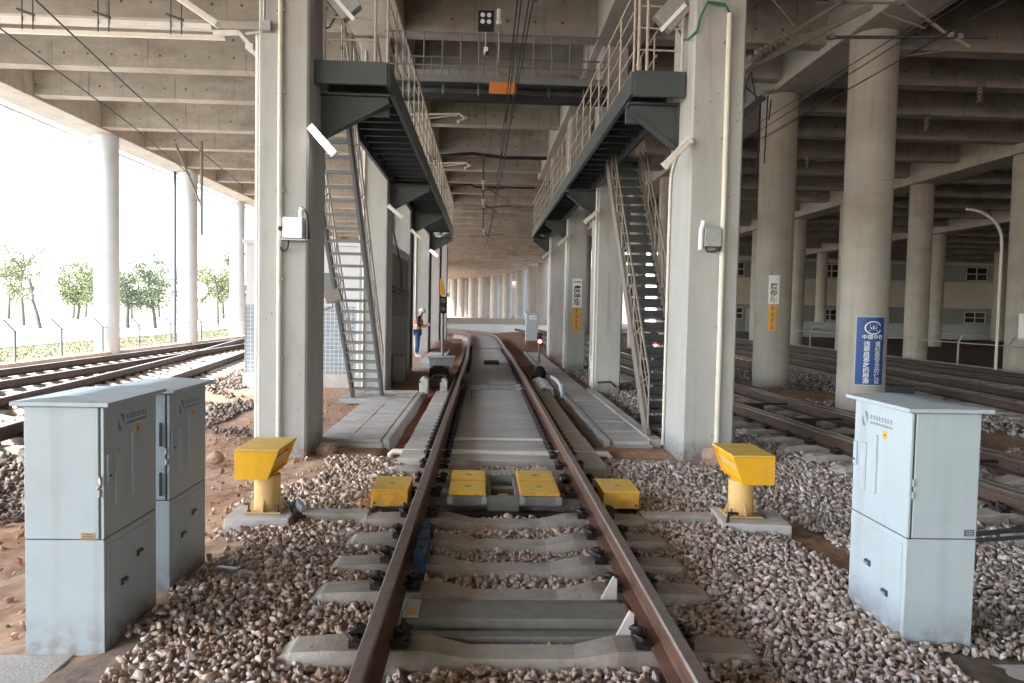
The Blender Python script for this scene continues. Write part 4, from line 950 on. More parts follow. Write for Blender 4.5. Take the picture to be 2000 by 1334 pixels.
# ---------------------------------------------------------------- yellow detector posts
def detector(sx, label):
    """built for the left side (opening towards +x) and mirrored by sx"""
    X = lambda x: x * sx
    cx_ = 2.02
    t = thing('detector_post', label, 'detector', (-cx_ * sx, 6.3, -.2))
    def K(b, nm, m, bev=0.0, sm=False): return kid(b, nm, m, t, sm, bev)
    def pr(poly, y0, y1, m=None): b = MB(); b.prism([(X(p[0]), p[1]) for p in poly], 'y', y0, y1); return b
    yA, yB = 6.12, 6.70
    # hood walls: closed back, slanting open front framed by a lip
    out = [(-2.26, .14), (-1.99, .14), (-1.90, .385), (-2.26, .385)]
    K(pr([(-2.26, .14), (-2.24, .14), (-2.24, .37), (-2.26, .37)], yA + .012, yB - .012), 'hood_back', M_['yellow'], .003)
    K(pr([(-2.26, .372), (-1.90, .372), (-1.895, .392), (-2.262, .392)], yA, yB), 'hood_top', M_['dustyellow'], .004)
    K(pr([(-2.24, .14), (-1.99, .14), (-1.985, .155), (-2.24, .155)], yA + .012, yB - .012), 'hood_floor', M_['yellow'], .002)
    K(pr([(-2.262, .138), (-1.99, .138), (-1.902, .371), (-2.262, .371)], yA, yA + .012), 'hood_side', M_['yellow'], .003)
    K(pr([(-2.262, .138), (-1.99, .138), (-1.902, .371), (-2.262, .371)], yB - .012, yB), 'hood_side', M_['yellow'], .003)
    K(pr([(-2.02, .155), (-2.01, .155), (-1.94, .371), (-1.95, .371)], yA + .012, yB - .012), 'recessed_face', M_['yellow'])
    K(pr([(-2.0, .225), (-1.975, .225), (-1.945, .30), (-1.97, .30)], yA + .05, yB - .05), 'inner_window_frame', M_['dustyellow'], .003)
    K(pr([(-1.985, .24), (-1.968, .24), (-1.95, .287), (-1.967, .287)], yA + .1, yB - .1), 'inner_window', M_['cream'])
    b = MB(); b.lathe([(.108, 0), (.108, .29)], (X(-2.05), 6.33, -.15), 28); K(b, 'post', M_['cream'], 0, True)
    b = MB(); b.box(*sorted((X(-2.2), X(-1.9))), 6.18, 6.48, -.165, -.15); K(b, 'base_plate', M_['cream'], .003)
    for k in range(4):
        a = k * PI / 2 + PI / 4 * 0; dx, dy = math.cos(a), math.sin(a); px, py = X(-2.05), 6.33
        b = MB(); n_ = Vector((-dy, dx, 0)) * .005; p0 = Vector((px + dx * .1, py + dy * .1, 0)); p1 = Vector((px + dx * .148, py + dy * .148, 0))
        vs = []
        for s_ in (-1, 1): vs += [p0 + n_ * s_ + Vector((0, 0, -.149)), p1 + n_ * s_ + Vector((0, 0, -.149)), p0 + n_ * s_ + Vector((0, 0, -.03))]
        b.add(vs, [(0, 1, 2), (5, 4, 3), (0, 3, 4, 1), (1, 4, 5, 2), (2, 5, 3, 0)]); K(b, 'gusset', M_['cream'])
    for (dx, dy) in ((-.12, -.12), (.12, -.12), (.12, .12), (-.12, .12)):
        b = MB(); b.lathe([(.009, 0), (.009, .06)], (X(-2.05) + dx, 6.33 + dy, -.15), 6); b.lathe([(.018, 0), (.018, .012)], (X(-2.05) + dx, 6.33 + dy, -.15), 6); K(b, 'anchor_bolt', M_['cabdark'])
    return t
detector(1, 'yellow hooded detector on a round post, left of the track')
detector(-1, 'yellow hooded detector on a round post, right of the track before the boulder')
b = MB(); b.box(-.25, .27, -.22, .2, -.5, -.168); o = b.obj('concrete_pad', M_['slab'], bevel=.01, loc=(-2.08, 6.28, 0)); o.rotation_euler.z = .04; tag(o, 'weathered concrete base under the left yellow detector post', 'concrete pad')
b = MB(); b.box(-.27, .3, -.26, .24, -.5, -.168); o = b.obj('concrete_pad', M_['slab'], bevel=.01, loc=(2.1, 6.28, 0)); o.rotation_euler.z = -.1; tag(o, 'grey concrete base under the right yellow detector post', 'concrete pad')
# concrete ducts from the detectors to the track
for sx, l in ((-1, 'left'), (1, 'right')):
    b = MB(); x0, x1 = (-1.74, -1.18) if sx < 0 else (1.18, 1.78); b.box(x0, x1, 6.27, 6.43, -.42, -.175); o = b.obj('duct_cover', M_['sleeper'], bevel=.012)
    tag(o, 'concrete duct cover between the %s detector post and the track' % l, 'duct cover')
    b = MB(); xa = sx * 1.86; b.box(xa - .07, xa + .07, 6.12, 6.3, -.26, -.245); b.box(xa - .07, xa + .07, 6.12, 6.13, -.245, -.2); b.box(xa - .07, xa + .07, 6.285, 6.3, -.245, -.2)
    o = b.obj('bracket', M_['cream'], bevel=.002); tag(o, 'small ochre channel bracket on the stones beside the %s duct cover' % l, 'bracket')
b = MB()
pts = [(-1.93, 6.45, -.14), (-1.88, 6.42, -.17), (-1.84, 6.5, -.15), (-1.78, 6.38, -.18), (-1.74, 6.33, -.17)]
b.tube(pts, [.035, .05, .04, .055, .03], 9); o = b.obj('plastic_wrap', M_['plastic'], smooth=True); tag(o, 'crumpled blue-grey plastic wrap round the cable at the left duct', 'plastic wrap')
b = MB(); b.tube([(1.98, 6.2, -.13), (1.88, 6.12, -.1), (1.84, 6.05, -.2), (1.9, 5.95, -.24)], .013, 6); tag(b.obj('cable', M_['black'], smooth=True), 'black cable looping down beside the right detector base', 'cable')
b = MB(); b.tube([(-1.93, 6.45, -.13), (-1.86, 6.34, -.14), (-1.80, 6.22, -.19), (-1.7, 6.24, -.2)], .012, 6); tag(b.obj('cable', M_['black'], smooth=True), 'black cable hanging from the plastic wrap on the left', 'cable')

# ---------------------------------------------------------------- yellow boxes at the rails
def mark(b, x, y, z, s=.03):
    b.box(x - s, x + s, y - s * .9, y - s * .5, z, z + .0012); b.box(x - s, x + s, y + s * .1, y + s * .45, z, z + .0012); b.box(x - s * .2, x + s * .2, y - s * .9, y + s * .9, z, z + .0018)
for sx, l in ((-1, 'left'), (1, 'right')):
    x0, x1 = sorted((sx * 1.20, sx * .875))
    t = thing('sensor_box', 'bright yellow box outside the %s rail' % l, 'sensor box', ((x0 + x1) / 2, 6.7, -.19))
    b = MB(); b.box(x0, x1, 6.53, 7.02, -.186, -.042); kid(b, 'box_body', M_['yellow'], t, bevel=.006)
    b = MB(); b.box(x0 - .004, x1 + .004, 6.526, 7.03, -.040, -.028); kid(b, 'lid', M_['dustyellow'], t, bevel=.004)
    b = MB(); mark(b, (x0 + x1) / 2, 6.75, -.0275); kid(b, 'painted_mark', M_['inkgrey'], t)
    for xx in (x0 + .03, x1 - .03): b = MB(); b.tube([(xx, 6.53, -.155), (xx, 6.522, -.155)], .011, 8); kid(b, 'bolt', M_['cabdark'], t)
k = 0
for sx, l in ((-1, 'left'), (1, 'right')):
    for (ya, yb, w) in ((6.66, 7.11, 'nearer'), (7.14, 7.58, 'farther')):
        x0, x1 = (-.52, -.18) if sx < 0 else (.135, .50)
        t = thing('sensor_box', '%s of the two flat yellow lidded boxes inside the %s rail' % (w, l), 'sensor box', ((x0 + x1) / 2, ya, -.2))
        b = MB(); b.box(x0 - .005, x1 + .005, ya - .015, yb, -.2, -.115); kid(b, 'case', M_['boxcase'], t, bevel=.006)
        b = MB(); b.box(x0, x1, ya, yb, -.113, -.083); kid(b, 'lid', M_['yellow'] , t, bevel=.005)
        b = MB(); b.box(x0 + .015, x1 - .015, ya + .02, yb - .02, -.0825, -.08); kid(b, 'dusty_top', M_['dustyellow'], t)
        b = MB(); mark(b, (x0 + x1) / 2, (ya + yb) / 2, -.0795, .035); kid(b, 'painted_mark', M_['inkgrey'], t)
        if w == 'nearer':
            for xx in (x0 + .015, x1 - .015): b = MB(); b.box(xx - .025, xx + .025, ya - .04, ya - .016, -.18, -.12); b.lathe([(.014, 0), (.014, .02)], (xx, ya - .028, -.12), 6); kid(b, 'clamp', M_['galv'], t)
t = thing('sensor_mount', 'grey steel mount between the yellow lidded boxes', 'mount', (0, 6.6, -.3))
for (a, c, d, e, z0, z1) in ((-.17, .125, 6.66, 6.72, -.3, -.12), (-.17, .125, 7.48, 7.56, -.3, -.12), (-.17, -.135, 6.722, 7.478, -.3, -.13), (.09, .125, 6.722, 7.478, -.3, -.13), (-.133, .088, 7.1, 7.2, -.3, -.15)):
    b = MB(); b.box(a, c, d, e, z0, z1); kid(b, 'frame_bar', M_['boxcase'], t, bevel=.004)
b = MB(); b.box(-.06, .03, 6.8, 6.98, -.3, -.17); kid(b, 'inner_box', M_['cream'], t, bevel=.004)
b = MB(); b.box(-.6, .6, 6.5, 6.6, -.5, -.24); kid(b, 'front_tie', M_['clip'], t)
for x in (-.09, -.05, .02, .07): b = MB(); b.lathe([(.016, 0), (.016, .03)], (x, 7.52, -.12), 6); kid(b, 'bolt', M_['galv'], t)
b = MB(); b.box(-.69, -.6, 5.02, 5.34, -.3, -.1); b.box(-.69, -.61, 5.36, 5.62, -.3, -.1); b.box(-.69, -.62, 5.64, 5.86, -.3, -.1); b.box(-.685, -.63, 5.1, 5.8, -.22, -.14)
tag(b.obj('switch_motor', M_['bluepaint'], bevel=.008), 'dark blue machine casing clamped inside the left rail', 'machine')
# cream wedge plates beside the right rail
for i, (x, y) in enumerate(((.60, 4.50), (.60, 3.98))):
    b = MB(); b.prism([(x - .07, -.2), (x + .03, -.2), (x + .03, -.07), (x + .005, -.055)], 'y', y - .012, y + .012)
    tag(b.obj('wedge_plate', M_['cream'] if False else M_['paver'], bevel=.003), '%s cream wedge plate standing inside the right rail' % ('farther', 'nearer')[i], 'plate')
b = MB(); b.box(-.66, -.57, 4.13, 4.36, -.165, -.15, M_['plastic']); b.box(-.64, -.59, 4.15, 4.22, -.149, -.147, M_['signyellow'])
tag(b.obj('label_plate', None), 'small clear label plate with a yellow mark, by the left rail', 'plate')
# white pipes crossing
for (y, x0, x1, r_, l) in ((9.02, -1.34, 1.36, .036, 'thick'), (9.95, -.7, 1.16, .02, 'thin')):
    b = MB(); z = -.185 + (.0 if r_ > .03 else -.0)
    pts = [(x0, y, z - .2), (x0, y, z - .03), (x0 + .03, y, z), (x1 - .03, y, z), (x1, y, z - .03), (x1, y - .02, z - .25)] if r_ > .03 else [(x0, y, z), (x1, y, z), (x1, y - .2, z)]
    b.tube(pts, r_, 10); t = b.obj('crossing_pipe', M_['pvc'], smooth=True); tag(t, '%s white plastic pipe crossing the slab under the rails' % l, 'pipe')
# small items on the slab
b = MB(); b.box(-.2, .28, 23.2, 23.9, -.2, -.1); tag(b.obj('balise', M_['black'], bevel=.02), 'flat black box lying between the rails far along the slab', 'box')
for (y, l) in ((16.4, 'nearer'), (15.8, 'nearest'), (31.5, 'farthest')):
    b = MB(); b.tube([(-.68, y, -.15), (.7, y, -.14)], .022, 6); b.box(.5, .62, y - .04, y + .04, -.17, -.1); tag(b.obj('switch_rod', M_['galv'], smooth=False), '%s thin steel rod lying across the slab between the rails' % l, 'rod')
b = MB(); b.box(-.68, -.5, 16.9, 18.6, -.2, -.06); b.tube([(-.5, 13.5, -.14), (-.5, 16.4, -.14)], .02, 6); tag(b.obj('guard_bar', M_['clip']), 'dark steel bar and box along the inside of the left rail', 'bar')

# ---------------------------------------------------------------- paved walks
def walk(sx, label, x0, x1, y0, y1, rows, m):
    t = thing('paved_walk', label, 'walkway', ((x0 + x1) / 2, y0, -.45))
    b = MB(); b.box(x0 - .03, x1 + .03, y0 - .03, y1, -.62, -.302); kid(b, 'walk_base', M_['slab'] if sx < 0 else M_['sleeper'], t, bevel=.01)
    y = y0
    while y < y1 - .1:
        for k in range(rows):
            a = x0 + (x1 - x0) * k / rows; c = x0 + (x1 - x0) * (k + 1) / rows; b = MB(); dz = random.uniform(-.006, .006)
            b.box(a + .005, c - .005, y + .005, y + .455, -.3, -.255 + dz); kid(b, 'paving_slab', M_[m], t, bevel=.004)
        y += .46
    xe = x1 + .035 if sx < 0 else x0 - .035
    y = y0
    while y < y1 - .3:
        b = MB(); b.box(min(xe, xe - sx * .085) , max(xe, xe - sx * .085), y + .004, y + .91, -.62, -.24); kid(b, 'kerb_stone', M_[m], t, bevel=.006); y += .92
    return t
walk(-1, 'pale slab walk between the left pillars and the trench', -2.5, -1.62, 10.2, 16.2, 2, 'paver')
walk(1, 'grey slab walk along the right pillars', 1.62, 2.16, 10.3, 31, 1, 'slab')
t = thing('cable_trough', 'narrow grey trough covers beside the right slab walk', 'trough', (2.27, 10.4, -.45))
y = 10.4
while y < 16.6:
    b = MB(); b.box(2.175, 2.34, y + .004, y + .59, -.5, -.235 + random.uniform(-.005, .005)); kid(b, 'trough_cover', M_['paver'], t, bevel=.005); y += .6
walk(-1, 'farther grey slab walk past the worker on the left', -2.35, -1.75, 24.5, 31.5, 1, 'slab')
# whitish devices beside the rails past the walks
def device(label, x, y, s=1.0, post=True):
    t = thing('lubricator', label, 'device', (x, y, -.4)); 
    b = MB(); pr = [(-.09, 0), (.09, 0), (.09, .26)] + [(.09 * math.cos(a), .26 + .09 * math.sin(a)) for a in [PI * k / 8 for k in range(1, 8)]] + [(-.09, .26)]
    b.prism([(x + p[0] * s, -.29 + p[1] * s) for p in pr], 'y', y, y + .42); kid(b, 'housing', M_['pvc'], t, bevel=.006)
    b = MB(); b.tube([(x - .04, y + .05, -.6), (x - .04, y + .05, -.29)], .02, 6); b.tube([(x + .05, y + .3, -.6), (x + .05, y + .3, -.29)], .02, 6); b.box(x - .06, x + .07, y + .04, y + .32, -.305, -.288); kid(b, 'support', M_['galv'], t)
    b = MB(); b.lathe([(.02, 0), (.02, .04)], (x - .07 * s, y - .015, -.05), 8); kid(b, 'knob', M_['cabdark'], t)
device('pale round-topped device on a post beside the left trench', -1.5, 15.9)
device('pale round-topped device against the left rail', -1.08, 16.1, .85)
for i in range(5):
    b = MB(); b.tube([(.98 + .0 * i, 15.9 + i * .42, -.25), (1.0, 15.9 + i * .42, -.14), (1.12, 15.9 + i * .42, -.09), (1.26, 15.9 + i * .42, -.14), (1.28, 15.9 + i * .42, -.28)], .06, 8)
    tag(b.obj('pipe_hoop', M_['paver'], smooth=True), 'pale arched pipe hoop beside the right rail, %s of five' % ordn[i], 'pipe', 'arched pipe hoops by the right rail')
b = MB(); b.tube([(1.48, 15.6, -.3), (1.46, 15.7, -.06), (1.46, 16.3, -.02), (1.43, 17.6, -.04)], .05, 10); tag(b.obj('bent_pipe', M_['plastic'], smooth=True), 'grey bent pipe end beside the hoops on the right', 'pipe')
for (x, y, z, s, l) in ((1.2, 19.2, -.2, .25, 'nearer'), (1.35, 20.4, -.2, .3, 'farther')):
    b = MB(); b.lathe([(s * .5, -.12), (s * .62, 0), (s * .45, .14), (s * .2, .2)], (x, y, z), 10); tag(b.obj('coiled_cable', M_['black'], smooth=True), '%s dark coil lying right of the rail past the hoops' % l, 'coil')
for (x, y, s, l) in ((-1.3, 18.6, .8, 'nearer'), (-1.45, 21.5, 1.1, 'farther')):
    b = MB(); b.box(x - .3 * s, x + .2 * s, y, y + .9, -.45, -.2); b.box(x - .2 * s, x + .1 * s, y - .02, y + .4, -.22, -.14); tag(b.obj('track_machine', M_['clip'], bevel=.03), '%s dark greasy machine left of the rail' % l, 'machine')
t = thing('switch_machine', 'grey-blue machine box on the ground before the signal at left', 'machine', (-1.65, 24.6, -.4))
b = MB(); b.box(-2.0, -1.2, 24.2, 25.0, -.42, -.1); kid(b, 'case', M_['plastic'], t, bevel=.02); b = MB(); b.box(-2.04, -1.16, 24.15, 25.05, -.098, -.06); kid(b, 'lid', M_['cab'], t, bevel=.01)
# boulders
def boulder(label, x, y, z, r_, seed, m, cat='boulder'):
    bm = bmesh.new(); rr = random.Random(seed); bmesh.ops.create_icosphere(bm, subdivisions=2, radius=1)
    ax = [Vector((rr.gauss(0, 1), rr.gauss(0, 1), rr.gauss(0, 1))).normalized() for _ in range(14)]
    for v in bm.verts:
        d = 1.0
        for a in ax:
            q = v.co.normalized().dot(a)
            if q > .55: d = min(d, .80 / max(q, .1))
        v.co = v.co * d * (1 + rr.uniform(-.02, .02)); v.co.x *= r_[0]; v.co.y *= r_[1]; v.co.z *= r_[2]
    me = bpy.data.meshes.new(cat); bm.to_mesh(me); bm.free(); me.materials.append(m); o = link(cat, me, None, 0, (x, y, z)); return tag(o, label, cat)
rockm = mat("reddish_boulder", (0.34, 0.2, 0.14), 0.9, col2=(0.42, 0.3, 0.24), vscale=7, bump=.8, bscale=18)
boulder('reddish boulder leaning on the foot of the nearest right pillar', 2.68, 9.0, -.2, (.21, .17, .17), 5, rockm)
boulder('brown boulder at the foot of the nearest left pillar', -2.25, 9.75, -.32, (.17, .15, .14), 8, rockm)
boulder('tan stone on the red soil left of the nearest left pillar', -3.55, 9.3, -.35, (.13, .12, .1), 9, rockm)
# pipe offcut by cabinet
b = MB(); b.tube([(-2.03, 5.12, -.28), (-1.86, 5.02, -.26)], .055, 12, None, False); b.tube([(-1.87, 5.02, -.26), (-1.72, 4.96, -.27)], .05, 12, None); tag(b.obj('pipe_offcut', M_['galv'], smooth=True), 'grey plastic pipe offcut lying on the stones by the second cabinet', 'pipe')
# lumps at the trench ends
b = MB(); b.box(1.3, 2.34, 10.0, 10.24, -.6, -.33); tag(b.obj('soil_bank', M_['soilbank'], bevel=.05), 'cut red soil face at the near end of the right walk', 'soil bank')
M_['insul'] = mat('insulator_brown_grey', (0.22, 0.19, 0.17), 0.35)
# ---------------------------------------------------------------- lamps, boxes on pillars
def batten(label, p, q, lit):
    t = thing('batten_lamp', label, 'lamp', p, group=None); p, q = Vector(p), Vector(q)
    b = MB(); b.beam(p, q, .09, .045, None, (0, 1, 0)); kid(b, 'housing', M_['white'], t, bevel=.004)
    d = (q - p).normalized(); dn = Vector((0, -1, 0)) * .032 
    b = MB(); b.beam(p + d * .04 + dn, q - d * .04 + dn, .075, .018, None, (0, 1, 0)); kid(b, 'diffuser', M_['lamp'] if lit else M_['pvc'], t, bevel=.003)
    for e in (p, q): b = MB(); b.beam(e - d * .012, e + d * .012, .1, .07, None, (0, 1, 0)); kid(b, 'end_cap', M_['white'], t)
batten('lit fluorescent batten angled off the nearest left pillar', (-2.42, 9.36, 3.79), (-2.12, 9.36, 3.46), True)
batten('unlit white batten angled off the nearest right pillar', (2.33, 9.36, 3.76), (2.02, 9.36, 3.43), False)
for i in (1, 2, 3):
    batten('%s batten lamp on the %s left pillar' % ('lit' if i == 3 else 'unlit', ordn[i]), (-2.43, LPY[i] - .05, 3.85), (-2.12, LPY[i] - .05, 3.6), i == 3)
    batten('unlit batten lamp on the %s right pillar' % ordn[i], (2.36, RPY[i] - .05, 3.88), (2.06, RPY[i] - .05, 3.6), False)
t = thing('junction_box', 'white box on a metal bracket, nearest left pillar', 'box', (-2.58, 9.33, 2.4))
b = MB(); b.box(-2.71, -2.47, 9.2, 9.34, 2.40, 2.655); kid(b, 'case', M_['inkwhite'], t, bevel=.006)
b = MB(); b.box(-2.74, -2.43, 9.2, 9.395, 2.375, 2.392); b.box(-2.445, -2.43, 9.3, 9.395, 2.392, 2.72); kid(b, 'bracket', M_['galv'], t)
b = MB(); b.tube([(-2.5, 9.27, 2.66), (-2.5, 9.25, 2.73), (-2.47, 9.22, 2.78)], .03, 8); kid(b, 'lamp_head', M_['inkwhite'], t, True)
b = MB(); b.tube([(-2.47, 9.3, 2.76), (-2.43, 9.3, 2.7), (-2.42, 9.34, 2.4)], .012, 6); b.tube([(-2.66, 9.3, 2.38), (-2.68, 9.32, 2.28), (-2.73, 9.34, 2.24), (-2.78, 9.35, 2.3)], .012, 6); kid(b, 'cable', M_['black'], t, True)
b = MB(); b.lathe([(.03, 0), (.03, .05)], (-2.77, 9.33, 2.50), 10); kid(b, 'conduit_gland', M_['black'], t)
t = thing('junction_box', 'grey junction box with a white cylinder, nearest right pillar', 'box', (2.6, 9.33, 2.4))
b = MB(); b.box(2.53, 2.74, 9.24, 9.395, 2.42, 2.66); kid(b, 'case', M_['galv'], t, bevel=.006)
b = MB(); b.tube([(2.49, 9.28, 2.38), (2.49, 9.28, 2.62), (2.52, 9.28, 2.74)], .03, 10); kid(b, 'cylinder', M_['inkwhite'], t, True)
b = MB(); b.tube([(2.56, 9.3, 2.42), (2.58, 9.3, 2.36), (2.68, 9.3, 2.36), (2.77, 9.34, 2.42)], .014, 6); kid(b, 'cable', M_['cabdark'], t, True)
b = MB(); b.lathe([(.028, 0), (.028, .05)], (2.71, 9.26, 2.36), 8); kid(b, 'gland', M_['black'], t)
for sx, l in ((-1, 'left'), (1, 'right')):
    x = -2.08 if sx < 0 else 2.12
    t = thing('floodlight', 'grey floodlight with green cable above the %s walkway landing' % l, 'floodlight', (x, 9.8, 5.6))
    b = MB(); b.beam((x - .16 * (-sx), 9.75, 5.62), (x + .10 * (-sx), 9.75, 5.32), .3, .16, None, (0, 1, 0)); kid(b, 'body', M_['galv'], t, bevel=.01)
    b = MB(); b.beam((x - .18 * (-sx) + .1 * sx * 0, 9.66, 5.56), (x + .13 * (-sx), 9.66, 5.22), .05, .02, None, (0, 1, 0)); kid(b, 'front_rim', M_['inkwhite'], t)
    b = MB(); b.tube([(x, 9.75, 5.4), (x + sx * .12, 9.76, 5.3), (x + sx * .2, 9.78, 5.16), (x + sx * .28, 9.8, 5.15)], .014, 6); kid(b, 'cable', M_['green'], t, True)
    b = MB(); b.tube([(x, 9.8, 5.5), (x + sx * .35, 9.9, 5.65)], .02, 6); kid(b, 'arm', M_['galv'], t)
t = thing('floodlight', 'square black floodlight with four round lenses on the gantry', 'floodlight', (-.3, 15.4, 7.3))
b = MB(); b.box(-.45, -.13, 15.3, 15.4, 7.22, 7.62); kid(b, 'body', M_['black'], t, bevel=.01)
for (dx, dz) in ((-.36, 7.52), (-.23, 7.52), (-.36, 7.39), (-.23, 7.39)): b = MB(); b.tube([(dx, 15.30, dz), (dx, 15.285, dz)], .045, 14); kid(b, 'lens', M_['inkwhite'], t)
b = MB(); b.tube([(-.29, 15.4, 7.22), (-.29, 15.4, 6.9)], .018, 6); kid(b, 'stem', M_['galv'], t)
t = thing('security_camera', 'pale camera on a stem right of the black floodlight', 'camera', (-.05, 15.4, 7.2))
b = MB(); b.tube([(-.03, 15.3, 7.64), (-.03, 15.3, 7.46)], .05, 10); b.lathe([(.06, 0), (.07, .05), (.05, .12)], (-.02, 15.3, 7.34), 12); kid(b, 'housing', M_['pvc'], t, True)
b = MB(); b.tube([(-.02, 15.36, 7.3), (-.02, 15.36, 6.6)], .018, 6); kid(b, 'stem', M_['galv'], t)
t = thing('security_camera', 'small white camera low on the gantry rail', 'camera', (-.3, 15.35, 6.75))
b = MB(); b.box(-.33, -.24, 15.32, 15.42, 6.76, 6.9); kid(b, 'housing', M_['inkwhite'], t, bevel=.01); b = MB(); b.lathe([(.035, 0), (.035, .06)], (-.26, 15.3, 6.73), 10); kid(b, 'lens', M_['black'], t)
t = thing('box_lamp', 'brown box lamp sticking out behind the nearest left pillar', 'lamp', (-2.5, 13, 1.65))
b = MB(); b.beam((-2.98, 13, 1.7), (-2.72, 13, 1.78), .2, .14, None, (0, 1, 0)); kid(b, 'body', M_['tan_steel'], t, bevel=.008)
b = MB(); b.tube([(-2.85, 13, 1.68), (-2.88, 13.02, 1.55), (-3.0, 13, 1.5)], .02, 6); kid(b, 'arm', M_['galv'], t)

# ---------------------------------------------------------------- signs
def textchild(body, size, m, root, M, bold=0.0, nm='lettering'):
    me = text_mesh(body, size, M_[m], bold); me.transform(M); o = link(nm, me, root)
    if root.type == 'EMPTY': o.location = -root.location
    return o
FACE = Matrix(((1, 0, 0, 0), (0, 0, -1, 0), (0, 1, 0, 0), (0, 0, 0, 1)))   # text plane -> facing -Y
def flat_stop(label, x, y, z0, z1, w):
    t = thing('stop_sign', label, 'sign', (x, y, z0)); zm = z0 + (z1 - z0) * .45
    b = MB(); b.box(x - w / 2, x + w / 2, y - .02, y, zm + .003, z1); kid(b, 'white_plate', M_['inkwhite'], t)
    b = MB(); b.box(x - w * .40, x + w * .36, y - .02, y, z0, zm - .003); kid(b, 'amber_plate', M_['signyellow'], t)
    h = (z1 - zm) / 4.3
    for i, ch in enumerate('一度停车'): textchild(ch, h * 1.1, 'ink', t, Matrix.Translation((x, y - .022, z1 - h * (i + .62))) @ FACE, .004)
    h2 = (zm - z0) / 4.3
    b = MB(); r = random.Random(3)
    for i in range(4):
        zc = zm - h2 * (i + .6)
        for k in range(3): b.box(x - .05, x + r.uniform(.02, .05), y - .0215, y - .0203, zc - .05 + k * .045, zc - .032 + k * .045)
        b.box(x - .012, x + .006, y - .022, y - .0205, zc - .06, zc + .07)
    kid(b, 'faint_lettering', M_['signred'], t); return t
flat_stop('white and amber stop sign on the third right square pillar', 2.69, 23.18, .9, 2.56, .30)
# the same sign bent round the second round column
def bend(me, cx_, cy_, R):
    for v in me.vertices:
        a = -PI / 2 + v.co.x / R; rr = R + v.co.y; z = v.co.z; v.co = (cx_ + rr * math.cos(a), cy_ + rr * math.sin(a), z)
    me.update()
def bent_plate(root, nm, cx_, cy_, R, u0, u1, z0, z1, off, m, n=16, th=.008):
    vs = []; fs = []
    for i in range(n + 1):
        u = u0 + (u1 - u0) * i / n; a = -PI / 2 + u / R
        for rr in (R + off, R + off + th):
            for z in (z0, z1): vs.append((cx_ + rr * math.cos(a), cy_ + rr * math.sin(a), z))
    for i in range(n):
        a, c = i * 4, (i + 1) * 4; fs += [(a, a + 1, c + 1, c), (a + 2, c + 2, c + 3, a + 3), (a + 1, a + 3, c + 3, c + 1), (a, c, c + 2, a + 2)]
    fs += [(0, 2, 3, 1), (n * 4, n * 4 + 1, n * 4 + 3, n * 4 + 2)]
    b = MB(); b.add(vs, fs); return kid(b, nm, M_[m], root)
def bent_text(root, ch, size, u, z, cx_, cy_, R, off, m, bold=.0, sx=1.0):
    me = text_mesh(ch, size, M_[m], bold); me.transform(Matrix.Translation((u, off, z)) @ Matrix.Diagonal((sx, 1, 1, 1)) @ Matrix(((1, 0, 0, 0), (0, 0, 1, 0), (0, 1, 0, 0), (0, 0, 0, 1))))
    bend(me, cx_, cy_, R); o = link('lettering', me, root); o.location = -root.location; return o
cx_, cy_, R = 7.78, 20.25, .489
t = thing('stop_sign', 'white and amber stop sign bent round the round column', 'sign', (cx_, cy_ - R, 1.1))
u0 = -.18
bent_plate(t, 'white_plate', cx_, cy_, R, u0 - .13, u0 + .15, 1.84, 2.62, .003, 'inkwhite', 8); bent_plate(t, 'amber_plate', cx_, cy_, R, u0 - .12, u0 + .10, 1.12, 1.832, .003, 'signyellow', 8)
for i, ch in enumerate('一度停车'): bent_text(t, ch, .185, u0 + .01, 2.49 - i * .18, cx_, cy_, R, .013, 'ink', .004)
b = MB(); r = random.Random(5)
for i in range(4):
    zc = 1.72 - i * .165
    for k in range(3): b.box(u0 - .045, u0 + r.uniform(.0, .03), .0125, .0135, zc - .05 + k * .042, zc - .034 + k * .042)
    b.box(u0 - .012, u0 + .004, .0125, .014, zc - .06, zc + .06)
me = b.mesh('faint_lettering', M_['signred']); bend(me, cx_, cy_, R); o = link('faint_lettering', me, t); o.location = -t.location
# blue sign
cx_, cy_, R = 7.97, 15.7, .488
t = thing('safety_sign', 'blue safety sign with white lettering wrapped round the big column', 'sign', (cx_, cy_ - R, .1))
ua, ub = -.345, .235
bent_plate(t, 'backing', cx_, cy_, R, ua - .03, ub + .03, .10, 1.58, .002, 'plastic', 20, .004); bent_plate(t, 'blue_film', cx_, cy_, R, ua, ub, .13, 1.55, .008, 'bluesign', 20, .004)
uc = (ua + ub) / 2 + .03; off = .0145
vs = []; fs = []
def arc(a0, a1, r0, r1, n=20, sx=1.25, z=1.33):
    b = MB(); vs = []
    for k in range(n + 1):
        a = a0 + (a1 - a0) * k / n
        for r_ in (r0, r1): vs.append((uc + r_ * sx * math.cos(a), off, z + r_ * math.sin(a)))
    b.add(vs, [(2 * k, 2 * k + 1, 2 * k + 3, 2 * k + 2) for k in range(n)]); return b
b = arc(.38, 2 * PI - .38, .118, .142)
for (a, c, d, e) in ((-.075, .075, 1.375, 1.395), (-.014, .014, 1.295, 1.375), (-.085, .085, 1.262, 1.284)): b.add([(uc + a, off, d), (uc + c, off, d), (uc + c, off, e), (uc + a, off, e)], [(0, 1, 2, 3)])
for s_ in (-1, 1):
    b.add([(uc + s_ * .03, off, 1.30), (uc + s_ * .045, off, 1.30), (uc + s_ * .075, off, 1.345), (uc + s_ * .06, off, 1.35), (uc + s_ * .045, off, 1.335)], [(0, 1, 2, 3, 4)])
me = b.mesh('emblem', M_['inkwhite']); bend(me, cx_, cy_, R); o = link('emblem', me, t); o.location = -t.location
for i, ch in enumerate('中国中铁'): bent_text(t, ch, .105, uc - .165 + i * .11, 1.13, cx_, cy_, R, off, 'inkwhite', .002)
